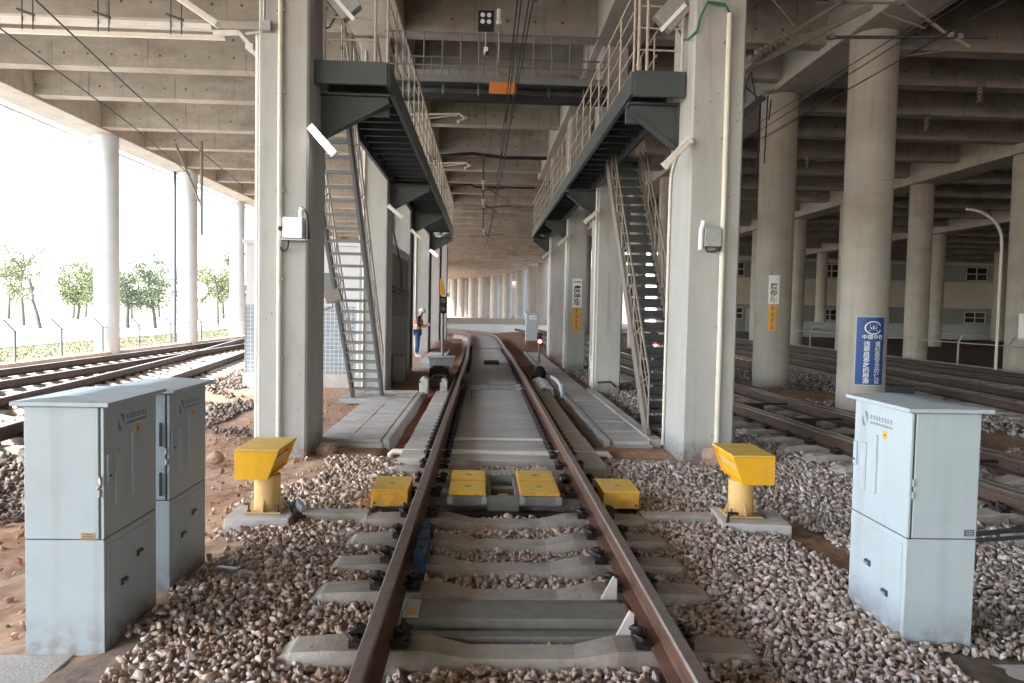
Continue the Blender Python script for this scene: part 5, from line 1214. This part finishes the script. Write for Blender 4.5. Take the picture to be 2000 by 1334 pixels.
for i, ch in enumerate('违章是事故的根源'): bent_text(t, ch, .118, uc - .115, .985 - i * .112, cx_, cy_, R, off, 'inkwhite', .002, 1.1)
for i, ch in enumerate('遵纪是安全的保证'): bent_text(t, ch, .118, uc + .105, .985 - i * .112, cx_, cy_, R, off, 'inkwhite', .002, 1.1)
t = thing('notice', 'white notice board strapped to the column at the right edge', 'sign', (18.3, 25.0, .8))
bent_plate(t, 'plate', 18.8, 25.5, .49, -.38, -.02, .85, 1.75, .004, 'inkwhite', 6)
bent_plate(t, 'black_marks', 18.8, 25.5, .49, -.06, -.022, 1.0, 1.6, .013, 'ink', 2)

# ---------------------------------------------------------------- wires and catenary
def wire(label, pts, r, m='black', sag=0.0, cat='wire'):
    pp = []
    for a, c in zip(pts[:-1], pts[1:]):
        a, c = Vector(a), Vector(c); n = 8
        for k in range(n): f = k / n; q = a.lerp(c, f); q.z -= sag * 4 * f * (1 - f); pp.append(q)
    pp.append(Vector(pts[-1])); b = MB(); b.tube(pp, r, 5); return tag(b.obj('overhead_wire', M_[m], smooth=True), label, cat)
wires_c = [((.13, 9.5, 5.55), (.13, 30, 5.52), (-.3, 50, 5.5)), ((.2, 9.2, 5.75), (.19, 30, 5.7), (-.2, 50, 5.65)), ((.34, 9.5, 6.0), (.24, 30, 5.95), (-.1, 50, 5.9)), ((.41, 9.5, 6.05), (.3, 30, 6.3), (0, 50, 6.1))]
for i, w in enumerate(wires_c):
    w = [(w[0][0] + (w[0][0] - w[1][0]) * .3, 2.0, w[0][2])] + list(w)
    wire('%s from the left of the four overhead wires above the middle track' % ordn[i], w, .011, 'black')
wire('upper thin wire over the nearer left track', [(-4.6, 2.0, 5.6), (-6.32, 10.37, 5.6), (-6.99, 14.4, 5.6), (-7.9, 20.6, 5.6), (-8.6, 26, 5.6)], .014)
wire('lower thin wire over the outer left track', [(-5.5, 2, 5.6), (-7.5, 11.5, 5.6), (-7.77, 13.3, 5.6), (-8.34, 17.3, 5.6), (-9.6, 24, 5.6)], .013)
for (p, q, l) in (((5.85, 18.2, 5.5), (6.25, 5, 5.5), 'lowest wire crossing the two round columns at right'), ((5.6, 18.2, 5.5), (5.75, 5, 5.55), 'upper wire crossing the two round columns at right'),
                  ((6.0, 17, 5.95), (6.35, 5, 6.0), 'slanting wire towards the top right corner'), ((6.02, 16.75, 5.53), (6.3, 6, 5.6), 'second slanting wire towards the top right corner')):
    wire(l, [p, q], .008)
# contact wire hangers
for i, (x, y) in enumerate(((.2, 16), (.17, 22), (.14, 28), (.08, 34))):
    b = MB(); b.tube([(x - .05, y, 5.55), (x + .02, y, 6.0), (x + .08, y, 6.25)], .012, 5); tag(b.obj('wire_dropper', M_['black']), '%s dropper joining the wires over the middle track' % ordn[i], 'dropper', 'droppers of the middle wires')
def insulator(b, p, q, n=7, r=.075, m=None):
    p, q = Vector(p), Vector(q); pts = []; rs = []
    for i in range(n):
        for (f, rr) in ((.0, .55), (.25, 1), (.55, 1), (.8, .5)): pts.append(p.lerp(q, (i + f) / n)); rs.append(r * rr * (1 - .35 * i / n))
    b.tube(pts, rs, 12, m)
# brackets on the left pillars reaching into the centre bay
for i, (y, z) in enumerate(((19.5, 6.55), (26.0, 6.55))):
    t = thing('wire_bracket', '%s tan bracket arm reaching over the middle track from the left' % ('nearer', 'farther')[i], 'bracket', (-2.2, y, z))
    b = MB(); b.tube([(-2.3, y, z), (-.95, y, z + .06), (-.85, y, z - .02)], .028, 8); kid(b, 'arm', M_['pvc'], t, True)
    b = MB(); b.tube([(-2.3, y, z - .16), (-1.0, y, z + .02)], .02, 6); kid(b, 'stay', M_['pvc'], t, True)
    b = MB(); insulator(b, (-1.0, y, z - .16), (-.75, y, z - .02), 4, .05); kid(b, 'insulator', M_['pvc'], t, True)
for i, (y, z) in enumerate(((29.4, 6.1), (33.2, 5.9), (44, 5.7))):
    t = thing('wire_support', '%s dark hanging support with crossed rods over the middle track' % ordn[i], 'support', (0, y, z))
    b = MB(); b.tube([(-.35, y, 7.64), (-.35, y, z)], .04, 6); kid(b, 'drop_tube', M_['cabdark'], t)
    b = MB(); b.tube([(-.4, y, z + .1), (.9, y, z + .25)], .025, 6); b.tube([(-.4, y, z + .35), (.3, y, z - .1)], .025, 6); kid(b, 'cross_rods', M_['cabdark'], t)['kind'] = 'stuff'
    b = MB(); insulator(b, (-.35, y, z + .5), (-.32, y, z + .1), 4, .07); kid(b, 'insulator', M_['pvc'], t, True)
# big cantilever on the right, built about the track it serves
t = thing('cantilever', 'dark catenary cantilever with ribbed insulator, top right', 'cantilever', (4.0, 11, 5.0))
def ct(nm, p, q, r, m='tan_steel', n=8): b = MB(); b.tube([p, q], r, n); return kid(b, nm, M_[m], t, True)
b = MB(); b.beam((3.2, 11, 4.99), (5.43, 11.0, 6.18), .08, .085); kid(b, 'main_strut', M_['tan_steel'], t)
for dz in (0, -.09): b = MB(); b.beam((3.36, 10.9, 5.12 + dz), (3.62, 10.9, 5.36 + dz), .06, .035, None, (0, 1, 0)); kid(b, 'clamp_strap', M_['galv'], t)
b = MB(); insulator(b, (3.70, 10.9, 5.36), (4.19, 10.9, 5.68), 7, .085); kid(b, 'insulator', M_['insul'], t, True)
ct('top_tube', (4.19, 10.9, 5.68), (5.1, 10.9, 6.30), .032); ct('link_rod', (3.5, 10.9, 5.22), (3.72, 10.9, 5.37), .025, 'galv')
ct('top_stay', (3.9, 11, 6.3), (4.3, 11, 5.86), .014); ct('cross_arm', (4.6, 11, 6.2), (5.95, 11, 6.25), .02); ct('registration_tube', (4.79, 11, 5.71), (7.25, 11, 5.79), .026, 'cabdark')
ct('diagonal_tube', (5.93, 11, 6.26), (6.66, 11, 5.79), .026); ct('rod_to_wire', (6.76, 11, 5.76), (6.96, 11, 5.64), .034, 'insul'); ct('steady_arm', (6.96, 11, 5.64), (6.05, 11, 5.48), .013); ct('steady_arm', (5.6, 11, 6.1), (6.28, 11, 5.89), .016)
for q in ((4.86, 5.72), (6.66, 5.8), (5.4, 6.16), (6.8, 5.78), (5.92, 6.26)): b = MB(); b.box(q[0] - .04, q[0] + .04, 10.95, 11.05, q[1] - .04, q[1] + .04); kid(b, 'clamp', M_['tan_steel'], t, bevel=.01)
t = thing('lattice_beam', 'short dark lattice beam end with hanging wires, right of the nearest pillar', 'beam', (3.5, 11.1, 4.5))
b = MB(); b.beam((3.1, 11.1, 4.13), (3.9, 11.1, 4.83), .12, .1); kid(b, 'lower_chord', M_['cabdark'], t)
for (a_, c_) in (((3.3, 5.02), (3.5, 4.5)), ((3.5, 4.5), (3.7, 5.2)), ((3.7, 5.2), (3.8, 4.75)), ((3.25, 4.95), (3.62, 4.6)), ((3.45, 5.1), (3.85, 4.8))): b = MB(); b.tube([(a_[0], 11.1, a_[1]), (c_[0], 11.1, c_[1])], .013, 5); kid(b, 'lacing_bar', M_['cabdark'], t)
for (x_, z0_, z1_) in ((3.86, 4.8, 3.72), (3.97, 4.85, 3.85), (4.02, 4.8, 4.5)): b = MB(); b.tube([(x_, 11.1, z0_), (x_ - .02, 11.1, z1_)], .011, 5); kid(b, 'hanging_wire', M_['black'], t)
b = MB(); insulator(b, (3.84, 11.0, 4.86), (4.05, 11.0, 4.9), 3, .05); kid(b, 'insulator', M_['insul'], t, True)
for i, (x, y) in enumerate(((12.4, 18.8), (17.0, 18.8), (12.0, 28), (12.9, 21.9))):
    t = thing('hanging_insulator', 'pale insulator hanging from a dark girder, %s at right' % ordn[i], 'insulator', (x, y, 7.5), group='insulators hanging at right')
    b = MB(); b.tube([(x - .12, y, 7.62), (x + .1, y, 7.62), (x + .1, y, 7.5)], .03, 6); kid(b, 'hook', M_['insul'], t)
    b = MB(); insulator(b, (x, y, 7.55), (x, y, 7.1), 5, .09); kid(b, 'sheds', M_['insul'], t, True)
b = MB(); pp = [(17.6, 25.0, -.4), (17.6, 25.0, 4.2)] + [(17.6 - 1.3 * (1 - math.cos(a)), 25, 4.2 + 1.1 * math.sin(a)) for a in [PI / 2 * k / 8 for k in range(1, 9)]]
b.tube(pp, .05, 8); tag(b.obj('curved_lamp_pole', M_['pvc'], smooth=True), 'thin curved pole bending over at the right edge', 'pole')

# white cable trays top left
def tray(label, pts, w=.18, h=.09):
    t = thing('cable_tray', label, 'cable tray', pts[0])
    b = MB()
    for a, c in zip(pts[:-1], pts[1:]): b.beam(a, c, w, h)
    o = kid(b, 'tray', M_['white'], t); return t
tr = tray('long white cable tray hung below the girders at top left', [(-12, 14.6, 6.87), (-5.5, 14.6, 6.83)])
b = MB(); b.beam((-12, 14.7, 6.68), (-5.3, 14.7, 6.68), .08, .08); kid(b, 'lower_conduit', M_['pvc'], tr)
for i, x in enumerate((-10.4, -9.0, -7.6, -6.25)):
    b = MB(); b.tube([(x, 14.5, 7.9), (x, 14.5, 6.65)], .012, 5); kid(b, 'hanger_rod', M_['cabdark'], tr); b = MB(); b.tube([(x + .2, 14.5, 7.9), (x + .2, 14.5, 6.65)], .012, 5); kid(b, 'hanger_rod', M_['cabdark'], tr)
    b = MB(); b.beam((x - .06, 14.45, 7.0), (x + .25, 14.45, 6.9), .06, .04); kid(b, 'hanger_clamp', M_['cabdark'], tr)
tray('white tray slanting up out of the frame, top left', [(-6.6, 14.3, 7.75), (-6.1, 14.3, 7.3), (-5.3, 14.3, 6.78)], .2, .1)
tray('short white tray elbow dropping to the nearest left pillar', [(-5.45, 14.5, 6.7), (-4.98, 14.5, 6.72), (-4.58, 14.5, 6.28), (-3.5, 10.4, 5.1)], .1, .07)
b = MB(); b.tube([(-3.24, 9.45, 4.93), (-2.95, 9.38, 4.95)], .02, 6); b.box(-3.02, -2.9, 9.3, 9.395, 4.93, 5.05); b.tube([(-2.98, 9.34, 5.0), (-2.98, 9.34, 7.4)], .018, 6)
tag(b.obj('pipe_clamp', M_['galv']), 'small pipe clamp and conduit near the top of the nearest left pillar', 'clamp')
# hanging masts outside left
for i, (x, y, z1, z0, dx) in enumerate(((-10.93, 28.5, 7.6, 4.1, 0), (-11.9, 28.5, 7.5, 5.15, .98))):
    b = MB(); b.tube([(x, y, z1), (x + dx, y, z0)], .06 if i == 0 else .045, 8); tag(b.obj('drop_post', M_['tan_steel'], smooth=True), ('vertical grey drop post hanging from the deck before the fence', 'slanting grey stay hanging beside the drop post')[i], 'post')

# ---------------------------------------------------------------- left fence, signals, trees
t = thing('wire_fence', 'wire mesh fence with bent barbed posts along the grass', 'fence', (-14, 22, -.5))
ys = [12.5, 15, 17.6, 19.9, 22.2, 24.6, 27.2, 30, 33, 36.5, 40.5, 45, 50, 56, 62]
for y in ys:
    b = MB(); b.tube([(-13.95, y, -.5), (-13.95, y, .62), (-14.28, y, .95)], .035, 6); kid(b, 'fence_post', M_['fence'], t)
for z, x in ((.6, -13.95), (-.3, -13.95), (.95, -14.28), (.78, -14.12)):
    b = MB(); b.tube([(x, 10, z), (x, 62, z)], .012 if z < .7 else .006, 5); kid(b, 'rail_wire', M_['fence'], t)
b = MB()
y = 12.0
while y < 40:
    b.box(-13.952, -13.948, y, y + .008, -.3, .6); y += .12
for k in range(8): b.box(-13.952, -13.948, 12, 40, -.2 + k * .1, -.194 + k * .1)
kid(b, 'wire_mesh', M_['fence'], t)['kind'] = 'stuff'
t = thing('low_fence', 'pale tubular fence before the right rear columns', 'fence', (17.7, 26, -.5))
fy = [22, 24.6, 27.3, 30, 33, 36.5, 40, 44, 48]
for y in fy:
    b = MB(); b.tube([(17.75, y, -.5), (17.75, y, .65), (17.95, y + .05, .92)], .035, 6); kid(b, 'fence_post', M_['fencepale'], t); b = MB(); b.box(17.6, 17.9, y - .12, y + .12, -.5, -.34); kid(b, 'post_foot', M_['pvc'], t)
for z in (.62, -.2, .92):
    b = MB(); b.tube([(17.75 + (.2 if z > .7 else 0), 20, z), (17.75 + (.2 if z > .7 else 0), 48, z)], .022 if z < .7 else .008, 6); kid(b, 'fence_rail', M_['fencepale'], t)
def signal(label, x, y, h, lit, z0=-.4, sc_=1.0):
    t = thing('signal', label, 'signal', (x, y, z0))
    b = MB(); b.tube([(x, y + .08, z0), (x, y + .08, z0 + h)], .05 * sc_, 8); kid(b, 'mast', M_['tan_steel'], t)
    zc = z0 + h; b = MB(); b.box(x - .13 * sc_, x + .13 * sc_, y - .05, y + .1, zc - .28 * sc_, zc + .28 * sc_); kid(b, 'head', M_['black'], t, bevel=.02)
    for k, dz in enumerate((-.14, .14)):
        on = lit and k == 0
        b = MB(); b.tube([(x, y - .05, zc + dz * sc_), (x, y - .065, zc + dz * sc_)], .085 * sc_, 14); kid(b, 'lens', M_['redlamp'] if on else M_['redpaint'] if lit else M_['glass'], t, label='glowing red lens' if False else None) if False else kid(b, 'lens', M_['redlamp'] if on else (M_['redpaint'] if lit else M_['glass']), t)
        b = MB(); b.tube([(x, y - .055, zc + dz * sc_ + .01), (x, y - .17, zc + dz * sc_ - .0)], .1 * sc_, 14, None, False); kid(b, 'hood', M_['redpaint'] if lit else M_['black'], t)
    b = MB(); b.box(x - .2, x + .2, y - .15, y + .3, z0 - .1, z0 + .08); kid(b, 'base', M_['slab'], t); return t
signal('low signal showing red beside the distant grey cabinet', 1.68, 25, .98, True, sc_=.68)
signal('low signal showing red, seen right of the tan stair', 3.55, 16.2, 1.35, True, sc_=.6)
t = signal('tall unlit black signal with a yellow plate past the worker', -1.6, 25, 1.95, False, -.3)
b = MB(); b.prism([(-1.72, 1.98), (-1.52, 1.98), (-1.62, 2.5), (-1.72, 2.55)], 'y', 25.0, 25.02); kid(b, 'yellow_plate', M_['signyellow'], t)
for i, (x, y) in enumerate(((-17.6, 46), (-16.6, 52))):
    t = thing('round_sign', 'round white track sign on a post by the far fence, %s' % ('left one', 'right one')[i], 'sign', (x, y, -.4))
    b = MB(); b.tube([(x, y, -.5), (x, y, 2.4 + i)], .06, 6); kid(b, 'post', M_['fencepale'], t); b = MB(); b.tube([(x, y - .06, 2.3 + i), (x, y - .1, 2.3 + i)], .5, 20); kid(b, 'disc', M_['inkwhite'], t)
    for k in range(3): b = MB(); b.box(x - .2, x + .2, y - .115, y - .105, 2.1 + i + k * .17, 2.18 + i + k * .17); kid(b, 'disc_mark', M_['inkgrey'], t)
t = thing('signal_mast', 'distant ladder signal mast with boxes beside the third edge column', 'signal', (-17.6, 52, -.4))
b = MB(); b.tube([(-16.3, 50, -.4), (-16.3, 50, 2.2)], .09, 8); kid(b, 'mast', M_['fencepale'], t)
for k in range(9): b = MB(); b.box(-16.5, -15.9, 49.9, 49.94, -.1 + k * .25, -.04 + k * .25); kid(b, 'rung', M_['fence'], t)
b = MB(); b.box(-16.2, -15.8, 49.8, 50.1, 1.2, 2.0); kid(b, 'signal_box', M_['cabdark'], t)

def tree(label, x, y, h, spread, seed, leafm, lean=0.0, dens=1.0, crown0=.4, grp='young street trees beyond the road'):
    r = random.Random(seed); t = thing('tree', label, 'tree', (x, y, -.4), group=grp)
    b = MB(); pts = [(x, y, -.45)]; p = Vector((x, y, -.4))
    for k in range(1, 6): p = p + Vector((lean * h / 5 * .6 + r.uniform(-.12, .12), r.uniform(-.1, .1), h * .8 / 5)); pts.append(tuple(p))
    b.tube(pts, [.14 * (1 - .16 * k) for k in range(6)], 7); 
    tips = []
    for k in range(9):
        q = Vector(pts[r.randint(2, 5)]); a = r.uniform(0, 2 * PI); e = q + Vector((math.cos(a) * spread * r.uniform(.3, .8), math.sin(a) * spread * .6, r.uniform(.3, 1.2) * h * .22))
        m_ = q.lerp(e, .5) + Vector((0, 0, -.08)); b.tube([q, m_, e], [.05, .035, .015], 5); tips += [m_, e]
    kid(b, 'trunk', M_['bark'], t, True)
    vs, fs = [], []; cl = [(tp + Vector((r.gauss(0, .2), r.gauss(0, .2), r.gauss(0, .15))), r.uniform(.35, .75) * spread * .5) for tp in tips for _ in range(2)]
    for c, rr in cl:
        for _ in range(int(48 * dens)):
            v = Vector((r.gauss(0, 1), r.gauss(0, 1), r.gauss(0, .7))) * rr * .6 + c
            a = Vector((r.gauss(0, 1), r.gauss(0, 1), r.gauss(0, 1))).normalized(); d = a.orthogonal().normalized(); s_ = r.uniform(.05, .11) * (1.0 if y < 72.5 else 1.6)
            k = len(vs); vs += [v - d * s_ * .5, v + a * s_, v + d * s_ * .5, v - a * s_]; fs.append((k, k + 1, k + 2, k + 3))
    b = MB(); b.add(vs, fs); kid(b, 'crown', M_[leafm], t); return t
TR = [(-36, 48, 6.2, 2.2, 'leafy', 0, .5, 'bare-stemmed tree at the left edge of the picture'), (-31.5, 47, 5.6, 1.5, 'leafy', .1, .3, 'thin leaning tree second from the left edge'),
      (-29.5, 50, 5.4, 2.0, 'leafy', -.25, .35, 'forked leaning tree left of the first edge column'), (-27.3, 53, 4.9, 1.9, 'leafy', .1, .9, 'leafy tree just right of the first edge column'),
      (-25.7, 54, 4.6, 1.7, 'leafb', 0, .9, 'small upright tree in the middle of the gap'), (-24.2, 55, 4.9, 2.0, 'leafb', 0, 1.2, 'fuller green tree in the middle of the gap'),
      (-22.6, 56, 5.2, 1.8, 'leafy', .1, .5, 'sparse tree left of the dark drain pipe'), (-22.5, 63, 5.6, 2.1, 'leafy', 0, 1.3, 'bright green tree right of the second edge column'),
      (-21.2, 68, 4.6, 1.8, 'leafb', 0, 1.2, 'dark green tree behind the round track signs'), (-19.5, 72, 4.4, 1.6, 'leafb', 0, 1.3, 'dark leafy tree right of the third edge column'),
      (-39, 50, 6.0, 2.3, 'leafy', .05, .9, 'green tree cut by the left edge'), (-33.6, 55, 6.4, 2.0, 'leafy', 0, .5, 'tall thin tree behind the leaning ones')]
r_ = random.Random(77); NUMW = 'one two three four five six seven eight nine ten eleven twelve thirteen fourteen fifteen sixteen seventeen eighteen nineteen twenty twenty-one twenty-two twenty-three twenty-four twenty-five twenty-six'.split()
pos = ['left of the first edge column', 'between the first and second edge columns', 'past the second edge column']
for i in range(26):
    px = -46 + i * 1.55 + r_.uniform(-.5, .5); py = 74 + i * .9 + r_.uniform(-4, 4) + (8 if i % 2 else 0)
    TR.append((px, py, r_.uniform(4.6, 7.6), r_.uniform(1.7, 2.6), 'leafy' if r_.random() < .6 else 'leafb', r_.uniform(-.1, .1), 1.1, ('bright' if i % 3 else 'deep green') + ' tree in the far row, number %s counted from its left end' % NUMW[i]))
for i, (x, y, h_, sp, lm, ln, dn, l) in enumerate(TR): tree(l, x, y, h_, sp, 40 + i, lm, ln, dn, grp='young street trees beyond the road' if i < 12 else 'far row of green trees')
# small waste-like details on the right ground
b = MB(); b.box(8.95, 9.5, 16.2, 16.6, -.4, .02); o = b.obj('crate', M_['cabdark'], bevel=.02); tag(o, 'dark blue-grey crate on the ground behind the right cabinet', 'crate')
b = MB(); b.box(9.4, 10.2, 11.9, 12.3, -.4, -.08); tag(b.obj('block', M_['slab'], bevel=.02), 'pale concrete block beside the far right track', 'block')
b = MB(); b.tube([(3.4, 5.9, -.25), (4.2, 6.0, -.2), (5.2, 6.3, -.24), (6.2, 6.4, -.28)], .022, 8); b.tube([(3.5, 5.82, -.25), (4.3, 5.9, -.22), (5.3, 6.1, -.25)], .018, 8); tag(b.obj('hose', M_['cabdark'], smooth=True), 'dark hoses lying on the stones behind the right cabinet', 'hose')
b = MB(); b.beam((7.0, 25.5, .9), (7.9, 24.2, -.2), .06, .06); b.beam((7.9, 24.2, -.4), (7.9, 24.2, .25), .08, .08); b.beam((8.1, 24.2, -.4), (8.1, 24.2, .25), .06, .06); tag(b.obj('buffer_stay', M_['galv']), 'slanting grey stay on the ground left of the stop sign column', 'stay')

# ---------------------------------------------------------------- worker
W0 = Vector((-2.62, 27.0, -.25))
wk = thing('person', 'worker in white helmet, orange vest and blue jeans, head bowed, beside the left pillar', 'person', W0)
def skin(nm, pts, edges, rad, m, sub=1):
    me = bpy.data.meshes.new(nm); me.from_pydata([tuple(Vector(p)) for p in pts], edges, []); me.materials.append(m)
    o = link(nm, me, wk)
    s = o.modifiers.new('skin', 'SKIN'); s.use_smooth_shade = True
    for i, r in enumerate(rad): me.skin_vertices[0].data[i].radius = r if isinstance(r, tuple) else (r, r)
    me.skin_vertices[0].data[0].use_root = True
    if sub: ss = o.modifiers.new('sub', 'SUBSURF'); ss.levels = sub; ss.render_levels = sub
    return o
# facing +x, slightly bent forward
P_ = [(0, 0, .95), (.02, 0, 1.2), (.05, 0, 1.42), (.09, 0, 1.5), (.13, 0, 1.6), (.15, -.01, 1.68),
      (.05, -.18, 1.42), (.02, -.24, 1.16), (.22, -.22, 1.08), (.30, -.2, 1.09),
      (.05, .18, 1.42), (.04, .23, 1.18), (.24, .16, 1.14), (.32, .13, 1.16),
      (0, -.10, .9), (.02, -.12, .5), (-.02, -.12, .09), (.12, -.13, .04),
      (0, .10, .9), (.0, .12, .5), (-.06, .12, .09), (.08, .13, .04)]
E_ = [(0, 1), (1, 2), (2, 3), (3, 4), (4, 5), (2, 6), (6, 7), (7, 8), (8, 9), (2, 10), (10, 11), (11, 12), (12, 13), (0, 14), (14, 15), (15, 16), (16, 17), (0, 18), (18, 19), (19, 20), (20, 21)]
R_ = [.13, .13, .14, .055, .085, .07, .06, .045, .035, .03, .06, .045, .035, .03, .09, .06, .045, .035, .09, .06, .045, .035]
nf = len(P_)
for hnd, sy in ((9, -1), (13, 1)):
    base = Vector(P_[hnd])
    for k in range(5):
        a = (k - 2) * .012; ln = (.05, .075, .082, .075, .06)[k]
        P_.append(tuple(base + Vector((.045, a * 1.3, -.004)))); P_.append(tuple(base + Vector((.045 + ln * .6, a * 1.5, -.012)))); P_.append(tuple(base + Vector((.045 + ln, a * 1.5, -.03))))
        E_ += [(hnd, nf), (nf, nf + 1), (nf + 1, nf + 2)]; R_ += [.009, .008, .007]; nf += 3
skin('body', P_, E_, R_, M_['skin'])
skin('jeans', [(0, 0, .98), (0, -.1, .9), (.02, -.12, .5), (-.02, -.12, .13), (0, .1, .9), (0, .12, .5), (-.06, .12, .13)], [(0, 1), (1, 2), (2, 3), (0, 4), (4, 5), (5, 6)], [.145, .105, .08, .07, .105, .08, .07], M_['jeans'])
skin('shirt', [(0, 0, 1.0), (.02, 0, 1.2), (.05, 0, 1.43), (.05, -.18, 1.43), (.02, -.245, 1.17), (.16, -.225, 1.1), (.05, .18, 1.43), (.04, .235, 1.19), (.18, .18, 1.16)], [(0, 1), (1, 2), (2, 3), (3, 4), (4, 5), (2, 6), (6, 7), (7, 8)], [.14, .14, .145, .075, .06, .05, .075, .06, .05], M_['navy'])
skin('vest', [(0, 0, 1.02), (.02, 0, 1.2), (.05, 0, 1.44)], [(0, 1), (1, 2)], [(.155, .18), (.155, .19), (.15, .2)], M_['vest'])
b = MB(); b.lathe([(.16, 0), (.165, .025)], (.02, 0, 1.14), 16); o = b.obj('reflective_stripe', M_['inkwhite'], wk)
for s_ in (-1, 1): b = MB(); b.tube([(-.06, s_ * .12, .03), (.02, s_ * .12, .05), (.14, s_ * .125, .03)], [.045, .055, .04], 8); b.obj('shoe', M_['inkwhite'], wk, True)
b = MB(); b.lathe([(.135, 0), (.128, .02), (.12, .06), (.09, .11), (.04, .135), (.005, .14)], (0, 0, 0), 18); o = b.obj('helmet', M_['inkwhite'], wk, True, loc=(.15, 0, 1.64)); o.rotation_euler = (0, .35, 0)
b = MB(); b.box(.35, .43, .05, .12, 1.12, 1.24); b.obj('handheld_device', M_['inkwhite'], wk, bevel=.005)
# face: nose, eyes, mouth, ears on the bowed head
b = MB(); b.tube([(.215, 0, 1.655), (.24, 0, 1.625), (.215, 0, 1.615)], [.008, .014, .008], 6); b.obj('nose', M_['skin'], wk, True)
for s_ in (-1, 1):
    b = MB(); b.lathe([(.004, 0), (.010, .008), (.004, .016)], (.213, s_ * .03, 1.652), 8); b.obj('eye', M_['inkwhite'], wk)
    b = MB(); b.lathe([(.008, 0), (.016, .02), (.012, .045)], (.13, s_ * .083, 1.62), 8); b.obj('ear', M_['skin'], wk)
b = MB(); b.tube([(.212, -.02, 1.588), (.216, 0, 1.587), (.212, .02, 1.588)], .005, 5); b.obj('mouth', M_['redpaint'], wk)
